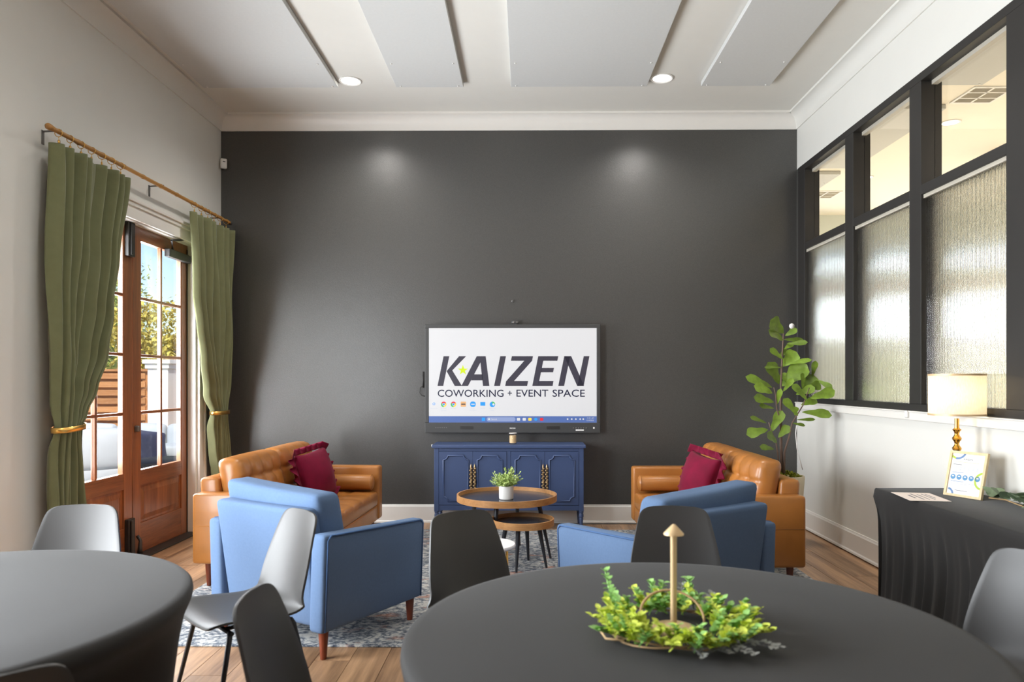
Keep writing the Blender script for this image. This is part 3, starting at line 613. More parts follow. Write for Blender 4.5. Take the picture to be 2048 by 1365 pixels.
B(-hw + .045, hw - .045, .003, .02, .185, .235).build('bottom_rail', 'navy_paint', sb, bevel=.003); B(-hw + .045, hw - .045, .003, .02, .745, .775).build('top_rail', 'navy_paint', sb, bevel=.003); B(-.018, .018, .003, .02, .235, .745).build('centre_stile', 'navy_paint', sb, bevel=.003)
lp = [(.0225, .18), (.0225, .165), (.017, .16), (.021, .15), (.0225, .135), (.0225, .125), (.016, .118), (.019, .11), (.012, 0)]
lm = MB().lathe(lp, 16).mesh('leg', 'navy_paint', True, 40)
for sx in (-1, 1):
    for yy in (.0225, dp - .0225): place(lm, 'leg', sb, (sx * (hw - .0225), yy, 0))
dw = (hw - .045 - .018) / 2
for k in range(4):
    x0 = [-hw + .047, -hw + .045 + dw + .001, .02, .018 + dw + .001][k]; x1 = x0 + dw - .003; cx = (x0 + x1) / 2
    d = B(x0 - cx, x1 - cx, 0, .012, .238, .742).build('door', 'navy_paint', sb, bevel=.0015, loc=(cx, .002 - .004, 0))
    a, b, z0, z1, rc = x0 - cx + .042, x1 - cx - .042, .275, .705, .042
    path = []
    for qx, qz, ang in ((b, z1, 180), (a, z1, 270), (a, z0, 0), (b, z0, 90)):
        path += [(qx + rc * math.cos(R(ang + 90 - 90 * j / 5 if True else 0)) * 1, 0, qz + rc * math.sin(R(ang + 90 - 90 * j / 5))) for j in range(6)]
    # notched corners (concave quarter circles)
    path = []
    for qx, qz, s0, s1 in ((b, z1, 270, 180), (a, z1, 360, 270), (a, z0, 90, 0), (b, z0, 180, 90)):
        path += [(qx + rc * math.cos(R(s0 + (s1 - s0) * j / 5)), -.002, qz + rc * math.sin(R(s0 + (s1 - s0) * j / 5))) for j in range(6)]
    MB().tube(path, .0085, 6, True).build('panel_moulding', 'navy_paint', d, smooth=True)
    hx = (x1 - cx - .016) if k % 2 == 0 else (x0 - cx + .016)
    p = MB(); 
    for j in range(15):
        z = .33 + j * .018; p.soft((hx + .006 * (-1) ** j, -.014, z), (.02, .02, .017), .007, (1, 1, 1))
    p.lathe([(.001, 0), (.012, .004), (.014, .012), (.009, .02), (.001, .024)], 12, M=Matrix.Translation((hx, -.01, .455)) @ Matrix.Rotation(R(90), 4, 'X')).lathe([(.009, 0), (.006, .02), (.001, .035)], 10, (hx, -.01, .592))
    p.box(hx - .008, hx + .008, -.012, 0, .33, .59)
    p.build('pull', 'antique_brass', d, smooth=True, sharp=60)
cj = thing('candle_jar', 'clear glass candle jar standing on the navy sideboard', 'candle', (-.13, 6.92, .806))
MB().lathe([(.001, .001), (.034, .001), (.036, .006), (.036, .105), (.034, .105), (.034, .008), (.001, .008)], 24).build('jar', 'glass_jar', cj, smooth=True, sharp=40); MB().lathe([(.001, .01), (.0325, .01), (.0325, .08), (.001, .078)], 20).build('wax', 'candle_wax', cj, smooth=True, sharp=40); MB().tube([(0, 0, .077), (.002, 0, .09)], .0012, 5).build('wick', 'black_metal', cj); MB().lathe([(.036, .0995), (.037, .1035), (.037, .1065), (.036, .1065), (.036, .0995)], 24, caps=False).build('rim', 'white_ceramic', cj, smooth=True, sharp=40)
ou = thing('wall_clip', 'tiny white cable clip on the charcoal wall beside the sideboard', 'clip', (-.935, YB - .012, .765)); MB().soft((0, 0, 0), (.02, .02, .024), .005, (1, 1, 1)).build('body', 'plastic_white', ou, smooth=True)

# ------------------------------------------------------------------ rug
tag(MB().soft((-.1, 5.315, .006), (4.24, 2.99, .012), .005, (12, 9, 1)).build('rug', 'rug_pile', smooth=True, sharp=50), 'distressed blue and cream area rug under the seating group', 'rug')
RG = .012
# ------------------------------------------------------------------ nesting tables
def tray_table(label, x, y, z, r, ang, lr, leg0):
    t = thing('nesting_table', label, 'side table', (x, y, RG), 0, 'nesting coffee tables'); h = z - RG
    MB().lathe([(r - .012, h - .05), (r, h - .05), (r, h), (r - .012, h), (r - .012, h - .05)], 64, caps=False).build('tray_rim', 'rim_wood', t, smooth=True, sharp=40)
    MB().lathe([(.001, h - .045), (r - .013, h - .045), (r - .013, h - .03), (.001, h - .03)], 64).build('table_top', 'tabletop_black', t, smooth=True, sharp=40)
    for k in range(4):
        a = R(ang + 90 * k); MB().tube([(lr * math.cos(a), lr * math.sin(a), 0), (leg0 * math.cos(a), leg0 * math.sin(a), h - .045)], [.009, .019], 12).build('leg', 'leg_black', t, smooth=True, sharp=50)
    return t
tray_table('taller round tray table with wooden rim holding the small potted plant', -.157, 5.8, .505, .4, -16, .36, .26)
tray_table('lower round tray table with wooden rim and empty black top', -.03, 5.46, .375, .238, -14, .185, .125)
pp = thing('potted_plant', 'small leafy plant in a white pot on the taller tray table', 'potted plant', (-.16, 5.72, .476))
MB().lathe([(.001, .002), (.054, .002), (.057, .01), (.058, .105), (.052, .105), (.05, .09), (.001, .088)], 32).build('pot', 'white_ceramic', pp, smooth=True, sharp=45)
g = MB(); rn = random.Random(4)
for k in range(85):
    a = rn.uniform(0, 2 * PI); el = rn.uniform(.1, 1.45); L = rn.uniform(.06, .125) * (.85 + .4 * math.sin(el))
    d = Vector((math.cos(a) * math.cos(el), math.sin(a) * math.cos(el), math.sin(el) + .1)).normalized(); b0 = Vector((.02 * math.cos(a), .02 * math.sin(a), .095))
    g.tube([b0, b0 + d * L], .0012, 4)
    for j in range(9):
        p = b0 + d * L * (.25 + .75 * j / 8); dd = Vector((rn.uniform(-1, 1), rn.uniform(-1, 1), rn.uniform(-.3, 1))) + d * .5
        g.leaf(p, dd, (rn.uniform(-1, 1), rn.uniform(-1, 1), 1), rn.uniform(.014, .022), rn.uniform(.012, .018), n=3)
tag(g.build('foliage', 'sprig_small', pp, smooth=True), kind='stuff')
mt = thing('accent_table', 'small round white marble accent table with brass legs on the rug', 'side table', (-.215, 4.05, RG))
MB().lathe([(.001, .468), (.148, .468), (.155, .474), (.155, .482), (.15, .488), (.001, .488)], 40).build('table_top', 'marble', mt, smooth=True, sharp=50)
for k in range(3):
    a = R(20 + 120 * k); MB().tube([(.12 * math.cos(a), .12 * math.sin(a), 0), (.11 * math.cos(a), .11 * math.sin(a), .47)], .007, 8).build('leg', 'brass', mt, smooth=True)
MB().tube([(.115 * math.cos(2 * PI * k / 28), .115 * math.sin(2 * PI * k / 28), .12) for k in range(28)], .005, 6, True).build('brace_ring', 'brass', mt, smooth=True)

# ------------------------------------------------------------------ leather sofas
def tuft(x, z, nx, nz, w, h, depth, rad=.075, groove=.013):
    d = 0
    for i in range(1, nx):
        gx = -w / 2 + w * i / nx; d += groove * math.exp(-((x - gx) / .016) ** 2)
        for j in range(1, nz):
            gz = -h / 2 + h * j / nz; r2 = ((x - gx) ** 2 + (z - gz) ** 2) / rad ** 2; d += depth * math.exp(-r2)
    for j in range(1, nz):
        gz = -h / 2 + h * j / nz; d += groove * math.exp(-((z - gz) / .016) ** 2)
    return d
def sofa(label, loc, rz):
    t = thing('leather_sofa', label, 'sofa', loc, rz, 'tan leather sofas'); L = 1.75; D = .87; aw = .13
    for s in (-1, 1):
        a = MB().soft((s * (L / 2 - aw / 2), 0, .4), (aw, D, .475), .022, (2, 6, 4)); o = a.build('arm', 'leather', t, smooth=True)
        y = D / 2; xo = s * (L / 2 - .0005)
        MB().tube([(xo, -y + .02, .42), (xo, y - .02, .42)], .003, 5).build('seam', 'leather', o, smooth=True)
    bx = L - 2 * aw
    MB().soft((0, -D / 2 + .09, .45), (bx + .02, .14, .56), .03, (8, 2, 4), fn=lambda x, y, z: (x, y - .06 * (z + .28), z)).build('back_frame', 'leather', t, smooth=True)
    MB().soft((0, .05, .225), (bx, D - .12, .13), .015, (8, 4, 2)).build('base_rail', 'leather', t, smooth=True)
    MB().soft((0, .09, .352), (bx - .006, D - .19, .135), .035, (40, 20, 2), puff=(0, 0, .022), fn=lambda x, y, z: (x, y, z - (tuft(x, y, 6, 3, bx, D - .2, .016, .06) if z > 0 else 0))).build('seat_cushion', 'leather', t, smooth=True)
    cw = bx / 2 - .006; ch = .44
    def bk(x, y, z):
        if y > 0: y -= tuft(x, z, 4, 3, cw, ch, .02, .05)
        return (x, y - .2 * (z + ch / 2), z)
    for s in (-1, 1):
        MB().soft((s * (cw / 2 + .004), -D / 2 + .265, .64), (cw, .17, ch), .055, (28, 3, 22), puff=(.012, .03, .004), fn=bk).build('back_cushion', 'leather', t, smooth=True)
    lgm = MB().tube([(0, 0, 0), (0, 0, .17)], [.014, .026], 14).mesh('leg', 'leg_wood', True, 50)
    for sx in (-1, 1):
        for sy in (-1, 1): place(lgm, 'leg', t, (sx * (L / 2 - .08), sy * (D / 2 - .08), 0))
    return t
def tilt_loc(base, rz, p): return tuple(Matrix.Translation(base) @ Matrix.Rotation(rz, 4, 'Z') @ Vector(p))
SL, SLr = (-1.777, 5.706, RG), R(-92.5); SR, SRr = (1.388, 5.65, RG), R(91.2)
sofa('tan leather sofa standing by the French doors', SL, SLr); sofa('tan leather sofa standing before the fiddle leaf fig', SR, SRr)
def bolster(label, base, rz, side):
    t = thing('bolster_cushion', label, 'cushion', tilt_loc(base, rz, (side * (.875 - .13 - .072), .12, .505)), rz, 'leather bolsters')
    prof = [(.001, -.29), (.03, -.287), (.058, -.278), (.066, -.265), (.067, 0), (.066, .265), (.058, .278), (.03, .287), (.001, .29)]
    b = MB().lathe(prof, 24, M=Matrix.Rotation(R(-90), 4, 'X')).build('body', 'leather', t, smooth=True)
    for s in (-1, 1): MB().tube([(.0665 * math.cos(2 * PI * k / 28), s * .266, .0665 * math.sin(2 * PI * k / 28)) for k in range(28)], .003, 5, True).build('piping', 'leather', b, smooth=True)
bolster('tan leather bolster on the sofa by the French doors', SL, SLr, -1); bolster('tan leather bolster on the sofa before the fig', SR, SRr, 1)
def pillow(label, base, rz, p, yaw, lean, roll=0):
    t = thing('ruffle_pillow', label, 'pillow', tilt_loc(base, rz, p), rz + yaw, 'magenta velvet pillows'); S = .4
    Mt = Matrix.Translation((0, 0, S / 2 + .015)) @ Matrix.Rotation(lean, 4, 'X') @ Matrix.Rotation(roll, 4, 'Y')
    MB().soft((0, 0, 0), (S, .075, S), .036, (12, 2, 12), puff=(-.025, .09, -.025), M=Mt).build('cushion', 'magenta_velvet', t, smooth=True)
    per = []
    for k in range(160):
        u = k / 160 * 4; s = int(u); f = u - s; a = S / 2 - .008
        p0 = [(-a + 2 * a * f, -a), (a, -a + 2 * a * f), (a - 2 * a * f, a), (-a, a - 2 * a * f)][s]
        n = [(0, -1), (1, 0), (0, 1), (-1, 0)][s]; per.append((p0, n))
    def fn(u, v):
        k = int(round(u * 160)) % 160; (px, pz), (nx, nz) = per[k]; w = math.sin(k * .8) * .026 * v + math.sin(k * .33) * .012 * v
        return (px + nx * .05 * v + nz * .4 * w, w, pz + nz * .05 * v - nx * .4 * w)
    q = MB().grid(160, 4, fn, Mt, closed=True).build('ruffle', 'magenta_velvet', t, smooth=True); m_ = q.modifiers.new('thickness', 'SOLIDIFY'); m_.thickness = .003
pillow('magenta velvet pillow with ruffled edge on the sofa by the French doors', SL, SLr, (-.17, .05, .42), R(-18), R(14), R(6)); pillow('magenta velvet pillow with ruffled edge on the sofa before the fig', SR, SRr, (-.05, .05, .42), R(20), R(14), R(-6))

# ------------------------------------------------------------------ blue armchairs
def armchair(label, loc, rz, off=False, tilt=0):
    t = thing('armchair', label, 'armchair', loc, rz, 'blue fabric armchairs'); w, d = .9, .79; aw = .1
    for s in (-1, 1):
        def afn(x, y, z, s=s): return (x + s * .02 * (z + .24) / .48, y, z + (.0 if z < 0 else -.02 * (y / .39)))
        o = MB().soft((s * (w / 2 - aw / 2 - .01), 0, .37), (aw, d, .48), .025, (2, 6, 4), fn=afn).build('arm', 'blue_fabric', t, smooth=True)
        xo = s * (w / 2 - .006); pth = []
        for (yy, zz) in ((-.37, .14), (-.37, .6), (-.35, .622), (.35, .588), (.372, .565), (.372, .14)): pth.append((xo + s * .02 * (zz - .37 + .24) / .48 - s * .004, yy, zz))
        MB().tube(pth, .0055, 6).build('piping', 'blue_piping', o, smooth=True)
    bw = w - 2 * aw - .02
    MB().soft((0, -d / 2 + .1, .44), (bw + .02, .13, .62), .03, (6, 2, 6), fn=lambda x, y, z: (x * (1 + .0 * z), y - .15 * (z + .31) + .02, z)).build('back_frame', 'blue_fabric', t, smooth=True)
    MB().soft((0, .04, .22), (bw, d - .1, .17), .02, (6, 4, 2)).build('seat_base', 'blue_fabric', t, smooth=True)
    MB().soft((0, .08, .375), (bw - .01, d - .2, .15), .045, (8, 8, 2), puff=(0, .01, .025)).build('seat_cushion', 'blue_fabric', t, smooth=True)
    bc = MB().soft((0, -d / 2 + .2, .64), (bw + .05, .17, .39), .04, (10, 3, 8), puff=(.01, .03, -.008), fn=lambda x, y, z: (x, y - .2 * (z + .21), z - tilt * x)).build('back_cushion', 'blue_fabric', t, smooth=True)
    lgm = MB().tube([(0, 0, 0), (0, 0, .14)], [.016, .027], 14).mesh('leg', 'leg_wood', True, 50)
    for sx in (-1, 1):
        for sy in (-1, 1):
            low = off and sx > 0 and sy < 0; place(lgm, 'leg', t, (sx * (w / 2 - .06), sy * (d / 2 - .06), -RG if low else 0), scale=(1, 1, 1.08 if low else 1))
    return t
armchair('blue fabric armchair standing before the sofa by the French doors', (-1.19, 4.15, RG), R(-31), True, .05); armchair('blue fabric armchair standing before the sofa with the fig behind', (.765, 4.03, RG), R(34), False, -.05)

# ------------------------------------------------------------------ covered round tables
def round_table(label, loc, r, feet):
    t = thing('round_table', label, 'table', loc, 0, 'round tables under black covers')
    n = 128; ztop = .743
    prof = [(0, 0, 1)]
    def rad(th, z):
        k = max(0, math.cos(2 * (th - R(feet)))) ** 2 if False else (.5 + .5 * math.cos(4 * (th - R(feet)))) ** 2.6
        v = 1 - z / (ztop - .05)
        col = .985 * r - (r * .09) * v ** .8; mid = r - r * .6 * (1 - (1 - v) ** 2.2) * (1 - .25 * v)
        rr = col * k + mid * (1 - k)
        return rr + .006 * math.sin(th * 46) * v * k
    rows = [(r * .3, ztop), (r * .7, ztop), (r * .955, ztop), (r - .012, ztop - .003), (r - .002, ztop - .012), (r, ztop - .026), (r - .004, ztop - .045)]
    vs = [(0, 0, ztop)]; fs = []
    for a, z in rows: vs += [(a * math.cos(2 * PI * i / n), a * math.sin(2 * PI * i / n), z) for i in range(n)]
    nz = 18
    for j in range(1, nz + 1):
        z = (ztop - .045) * (1 - j / nz) + .004; 
        for i in range(n):
            th = 2 * PI * i / n; a = min(rad(th, z), r - .004); vs.append((a * math.cos(th), a * math.sin(th), z))
    for i in range(n): fs.append((0, 1 + i, 1 + (i + 1) % n))
    tot = len(rows) + nz
    for j in range(tot - 1):
        for i in range(n): fs.append((1 + j * n + i, 1 + (j + 1) * n + i, 1 + (j + 1) * n + (i + 1) % n, 1 + j * n + (i + 1) % n))
    MB().add(vs, fs).build('fitted_cover', 'spandex', t, smooth=True)
    MB().lathe([(.001, .715), (r - .02, .715), (r - .02, .738), (.001, .738)], 48).build('table_top', 'rim_wood', t, smooth=True, sharp=40)
    return t
round_table('round table under a fitted black cover carrying the leafy wreath', (.431, 1.931, 0), .757, 45); round_table('round table under a fitted black cover with bare top', (-1.814, 2.099, 0), .768, 12)

# ------------------------------------------------------------------ shell chairs
prof = [(.215, .436), (.2, .443), (.15, .447), (.05, .44), (-.07, .428), (-.14, .432), (-.185, .455), (-.21, .5), (-.228, .57), (-.245, .65), (-.262, .73), (-.28, .8), (-.287, .83)]
def spl(t):
    n = len(prof) - 1; k = min(int(t * n), n - 1); f = t * n - k
    p = [prof[max(0, min(n, k + q))] for q in (-1, 0, 1, 2)]
    return tuple(.5 * (2 * p[1][a] + (p[2][a] - p[0][a]) * f + (2 * p[0][a] - 5 * p[1][a] + 4 * p[2][a] - p[3][a]) * f * f + (3 * p[1][a] - p[0][a] - 3 * p[2][a] + p[3][a]) * f ** 3) for a in (0, 1))
def make_chair():
    t = thing('shell_chair', '', 'chair')
    NV = 46
    vv = []
    for j in range(NV + 1):
        x = j / NV; vv.append(x)
    def sw(v):
        # half width along the shell: rounded seat front, waist, rounded top
        h = smooth_tab([(0, .205), (.2, .228), (.5, .226), (.62, .205), (1, .152)], v)
        if v < .1: h *= (1 - ((.1 - v) / .1) ** 3.2 * .98) ** (1 / 3.2)
        if v > .84: h *= max(.02, (1 - ((v - .84) / .16) ** 3.0)) ** (1 / 3.0)
        return h
    def ease(v): return .5 - .5 * math.cos(PI * v)
    def fn(u, v):
        v = .5 * v + .5 * ease(v); y, z = spl(v); x = (u * 2 - 1); h = sw(v); q = abs(x * h / .235)
        back = smooth_tab([(0, 0), (.45, .15), (.62, 1), (1, .75)], v); seat = 1 - smooth_tab([(0, .3), (.15, 0), (.45, 0), (.6, 1), (1, 1)], v)
        return (x * h, y + back * .055 * q ** 2, z + seat * .022 * q ** 2.2 + .03 * (1 - back) * 0)
    o = MB().grid(20, NV, fn).build('shell', 'chair_shell', t, smooth=True); m = o.modifiers.new('thickness', 'SOLIDIFY'); m.thickness = .009; m.offset = -1; m2 = o.modifiers.new('edge', 'BEVEL'); m2.width = .003; m2.segments = 2; m2.limit_method = 'ANGLE'; m2.angle_limit = R(50)
    fr = MB()
    for yy in (.12, -.13): fr.tube([(-.19, yy, .415), (.19, yy, .415)], .009, 8)
    fr.tube([(-.1, .12, .412), (-.1, -.13, .412)], .009, 8).tube([(.1, .12, .412), (.1, -.13, .412)], .009, 8).build('seat_frame', 'leg_black', t, smooth=True)
    for sx in (-1, 1):
        for sy, yy in ((1, .12), (-1, -.13)): MB().tube([(sx * .17, yy, .418), (sx * .185, yy + sy * .008, .40), (sx * .235, yy + sy * .09, 0)], [.011, .011, .008], 10).build('leg', 'leg_black', t, smooth=True)
    return t
def face(fx, fy): return math.atan2(-fx, fy)
CH = [  # label, position of the backrest top, facing
    ('dark shell chair pushed against the bare round table, in front of the curtain', (-2.07, 3.37), (.12, -1)),
    ('dark shell chair drawn back from the bare round table toward the blue armchair', (-1.0, 3.24), (-.72, -.69)),
    ('dark shell chair at the wreath table, its back toward the bare table', (-.755, 1.97), (1, .02)),
    ('dark shell chair at the bare round table, its back to the wreath table', (-1.06, 1.40), (-.71, .7)),
    ('dark shell chair at the wreath table in front of the marble accent table', (-.298, 3.22), (.6, -.8)),
    ('dark shell chair at the wreath table directly behind the mushroom lamp', (.68, 3.36), (-.1, -1)),
    ('dark shell chair at the wreath table beside the long skirted table', (1.73, 2.45), (-.9, -.4))]
proto = make_chair()
for i, (lb, (bx, by), (fx, fy)) in enumerate(CH):
    o = proto if i == 0 else copy_tree(proto); l = math.hypot(fx, fy); fx /= l; fy /= l
    o.location = (bx + fx * .275, by + fy * .275, 0); o.rotation_euler = (0, 0, face(fx, fy)); o['label'] = lb; o['group'] = 'dark shell chairs'

# ------------------------------------------------------------------ mushroom lamp and wreath
ZT = .744
ml = thing('table_lamp', 'slim gold mushroom table lamp in the middle of the wreath', 'table lamp', (.392, 1.935, ZT))
MB().lathe([(.001, 0), (.056, 0), (.058, .004), (.056, .01), (.012, .014), (.001, .014)], 32).build('base', 'bronze', ml, smooth=True, sharp=50); MB().tube([(0, 0, .012), (0, 0, .262)], .0085, 16).build('stem', 'bronze', ml, smooth=True, sharp=60); MB().lathe([(.001, .284), (.004, .283), (.0265, .259), (.0265, .256), (.009, .257)], 32).build('lamp_shade', 'bronze', ml, smooth=True, sharp=50)
wrt = thing('leaf_wreath', 'green and yellow artificial leaf wreath on the black table cover', 'wreath', (.392, 1.925, ZT)); rn = random.Random(11)
wr_ = MB()
for q in range(2): wr_.tube([(.165 * math.cos(a) * (1 + .1 * math.sin(2 * a + q)), .165 * math.sin(a) * (1 + .08 * math.cos(3 * a + q)), .014 + .008 * math.sin(a * 3 + 2 * q)) for a in [2 * PI * k / 40 for k in range(40)]], .0025, 6, True)
wr_.tube([(.0 + .085 * math.cos(a), .03 + .06 * math.sin(a), .03 + .055 * math.sin(a)) for a in [PI * k / 16 - .2 for k in range(18)]], .0035, 6).tube([(-.2, -.02, .012), (-.19, -.08, .01), (-.15, -.12, .02)], .003, 6)
wr_.build('twig_ring', 'twig', wrt, smooth=True)
def sprigs(name, m, specs, leafL, leafW, seed):
    rn = random.Random(seed); g = MB()
    for (a, r0, out, up, L) in specs:
        a = R(a); b = Vector((r0 * math.cos(a), r0 * math.sin(a), .015)); d = Vector((math.cos(a + out), math.sin(a + out), up)).normalized()
        g.tube([b, b + d * L], .0018, 4); n = max(4, int(L / .011))
        for j in range(n):
            p = b + d * L * (j + 1) / n; p.z = max(p.z, .012); s = d.cross(Vector((0, 0, 1))).normalized()
            for k in (-1, 1):
                dd = s * k + d * .5 + Vector((rn.uniform(-.3, .3), rn.uniform(-.3, .3), rn.uniform(.0, 1.1))); k2 = 1 - .2 * j / n
                g.leaf(p, dd, (0, 0, 1), leafL * rn.uniform(.6, 1.15) * k2, leafW * rn.uniform(.8, 1.25) * k2, fold=.3, n=4, shape=.8)
    return tag(g.build(name, m, wrt, smooth=True), kind='stuff')
ang = [rn.uniform(0, 360) for _ in range(120)]
sprigs('bright_sprigs', 'sprig_bright', [(a, rn.uniform(.1, .19), rn.uniform(-1.9, 1.9), rn.uniform(.2, 1.8), rn.uniform(.035, .065)) for a in ang[:66] + [rn.uniform(170, 350) for _ in range(26)]] + [(250 + 5 * q, .08 + .02 * q, .3 * q - .6, .9, .06) for q in range(5)] + [(255, .12, .1, .3, .12), (10, .17, .3, .3, .07), (-20, .17, -.3, .3, .08)], .026, .02, 1)
sprigs('green_sprigs', 'sprig_green', [(a, rn.uniform(.1, .19), rn.uniform(-1.9, 1.9), rn.uniform(.2, 1.8), rn.uniform(.035, .07)) for a in ang[60:]] + [(150, .17, -.6, 2.2, .12), (60, .17, .6, 1.2, .09), (200, .18, .4, .4, .07)], .026, .021, 2)
sprigs('grey_sprigs', 'sprig_grey', [(-42, .17, .2, .06, .11), (-52, .17, -.2, .06, .09), (-85, .16, .0, .05, .07), (-70, .16, .3, .05, .06), (70, .16, .2, 1.0, .07), (50, .17, 0, .8, .06)], .022, .016, 3)

# ------------------------------------------------------------------ long skirted table
lt = thing('skirted_table', 'long rectangular table under a fitted black cover against the wall', 'table', (2.405, 3.58, 0)); hx, hy, zt = .255, .92, .748
per = []
def perim(u):
    P = 2 * (2 * hx + 2 * hy); s = (u % 1) * P; segs = [(2 * hy, (-hx, hy), (0, -1), (-1, 0)), (2 * hx, (-hx, -hy), (1, 0), (0, -1)), (2 * hy, (hx, -hy), (0, 1), (1, 0)), (2 * hx, (hx, hy), (-1, 0), (0, 1))]
    for L, p, d, n in segs:
        if s <= L: return (p[0] + d[0] * s, p[1] + d[1] * s), n, s / L, L
        s -= L
    return (-hx, hy), (-1, 0), 0, 2 * hy
NU = 420; rows = [(-.008, 0, 0), (0, -.006, 0), (.003, -.02, 0)] + [None] * 20
def ltf(u, j):
    (px, py), n, f, L = perim(u + .0005)
    if j < 3: o, dz, _ = rows[j]; return (px + n[0] * o, py + n[1] * o, zt + dz)
    v = (j - 2) / 20; z = (zt - .02) * (1 - v) + .004; arch = math.sin(PI * f) ** .5; mid = math.sin(PI * min(1, v * 1.15))
    o = .003 - .035 * arch * mid - .012 * v; amp = .016 * max(0, min(1, (v - .12) * 2.2)) * arch
    s = f * L; o += amp * (math.sin(s * 62) + .5 * math.sin(s * 41 + 1) + .5 * math.sin(s * 95 + 2)) * .7
    ear = math.exp(-(min(f, 1 - f) * L / .05) ** 2) * math.exp(-((v - .06) / .05) ** 2) * .012; o += ear - .02 * math.exp(-(min(f, 1 - f) * L / .08) ** 2) * min(1, v * 4)
    return (px + n[0] * o, py + n[1] * o, z)
vs = [ltf(i / NU, j) for j in range(23) for i in range(NU)]; fs = [(j * NU + i, (j + 1) * NU + i, (j + 1) * NU + (i + 1) % NU, j * NU + (i + 1) % NU) for j in range(22) for i in range(NU)]; fs.append(tuple(range(NU)))
MB().add(vs, fs).build('fitted_cover', 'spandex', lt, smooth=True, sharp=50); B(-hx + .02, hx - .02, -hy + .02, hy - .02, zt - .03, zt - .004).build('table_top', 'rim_wood', lt)
ZL = .749
la = thing('drum_lamp', 'gold stacked base table lamp with glowing white drum shade', 'table lamp', (2.52, 4.27, ZL))
pr = [(.001, 0), (.07, 0), (.07, .01), (.03, .02)]
for k in range(6): z = .03 + k * .058; pr += [(.0225, z), (.026, z + .003), (.0135, z + .022), (.012, z + .03), (.015, z + .042), (.024, z + .055)]
pr += [(.013, .383), (.012, .40), (.012, .44), (.001, .44)]
MB().lathe(pr, 28).build('base', 'gold', la, smooth=True, sharp=35)
sh = MB().lathe([(.148, .46), (.148, .70)], 48); sh.f = [f for f in sh.f if len(f) == 4]; s_ = sh.build('lamp_shade', 'linen_shade', la, smooth=True)
for z in (.458, .69): MB().lathe([(.1495, z), (.1505, z), (.1505, z + .011), (.1495, z + .011), (.1495, z)], 48, caps=False).build('shade_band', 'bronze', s_, smooth=True, sharp=40)
MB().lathe([(.001, .5), (.02, .505), (.03, .53), (.026, .555), (.012, .58), (.001, .585)], 20).build('bulb', 'lamp_lens_warm', la, smooth=True)
bl = light('light_source', 'POINT', (0, 0, .59), 2.6, (1, .82, .6), shadow_soft_size=.035); bl.parent = la
pf = thing('picture_frame', 'light wood frame with a printed flyer leaning on the black table', 'picture frame', (2.465, 4.125, ZL), math.atan2(-.21, .09) ); 
Mf = Matrix.Rotation(R(-14), 4, 'X')
fw, fh = .112, .262
fm = MB()
for a, b, c_, d_ in ((-fw, -fw + .014, 0, fh), (fw - .014, fw, 0, fh), (-fw + .014, fw - .014, 0, .014), (-fw + .014, fw - .014, fh - .014, fh)): fm.box(a, b, -.009, .009, c_, d_, Mf)
fm.build('frame', 'frame_maple', pf)
fb = MB().box(-fw + .014, fw - .014, -.002, .002, .014, fh - .014, Mf).build('flyer', 'paper', pf)
def fx_(u, v): return Mf @ Vector((-fw + .014 + u * (2 * fw - .028), -.0026, fh - .014 - v * (fh - .028)))
def fpoly(pts, m, name='print_mark'): MB().add([fx_(*p) for p in pts], [tuple(range(len(pts)))]).build(name, m, fb)
def farc(cu, cv, r0, r1, a0, a1, m):
    asp = (2 * fw - .028) / (fh - .028); n = 14
    fpoly([(max(0, min(1, cu + r0 * math.cos(R(a0 + (a1 - a0) * k / n)))), max(0, min(1, cv + asp * r0 * math.sin(R(a0 + (a1 - a0) * k / n))))) for k in range(n + 1)] + [(max(0, min(1, cu + r1 * math.cos(R(a1 + (a0 - a1) * k / n)))), max(0, min(1, cv + asp * r1 * math.sin(R(a1 + (a0 - a1) * k / n))))) for k in range(n + 1)], m)
farc(.16, -.08, .21, .27, 20, 100, 'print_navy'); farc(.16, -.08, .21, .27, 100, 155, 'print_green'); farc(1.03, .62, .2, .26, 100, 260, 'print_green'); farc(.02, 1.02, .14, .2, -85, 0, 'print_navy')
kt = text_mesh('KAIZEN', .1, 'flyer_title', 'print_dark', fb, Matrix.Identity(4), shear=.2); me = kt.data
xs = [v.co.x for v in me.vertices]; ys = [v.co.y for v in me.vertices]; x0, x1, y0, y1 = min(xs), max(xs), min(ys), max(ys)
for v in me.vertices: v.co = fx_(.36 + (v.co.x - x0) / (x1 - x0) * .28, .148 - (v.co.y - y0) / (y1 - y0) * .04)
for v, u0, u1, h, m in ((.2, .12, .84, .007, 'print_green'), (.265, .07, .34, .012, 'print_dark'), (.31, .07, .92, .007, 'print_grey'), (.335, .07, .9, .007, 'print_grey'), (.36, .07, .91, .007, 'print_grey'), (.385, .07, .88, .007, 'print_grey'), (.41, .07, .8, .007, 'print_grey'), (.46, .07, .42, .012, 'print_navy'), (.68, .07, .46, .012, 'print_navy'), (.72, .07, .82, .007, 'print_grey'), (.745, .07, .6, .007, 'print_grey'), (.9, .24, .62, .01, 'print_dark')): fpoly([(u0, v), (u1, v), (u1, v + h), (u0, v + h)], m, 'text_line')
asp = (2 * fw - .028) / (fh - .028)
for k in range(5):
    cu = .12 + k * .185; fpoly([(cu + .077 * math.cos(2 * PI * j / 20), .58 + .077 * asp * math.sin(2 * PI * j / 20)) for j in range(20)], 'print_blue', 'badge')
    MB().add([Mf @ Vector((0, -.0004, 0)) + fx_(cu + dx, .565 + dy) - Mf @ Vector((0, 0, 0)) for dx, dy in ((-.03, -.015), (.03, -.015), (.03, .012), (-.03, .012))], [(0, 1, 2, 3)]).build('badge_symbol', 'paper', fb)
MB().tube([(0, .085, .004), (0, .052, .16)], .006, 6).build('easel_leg', 'plastic_dark', pf)
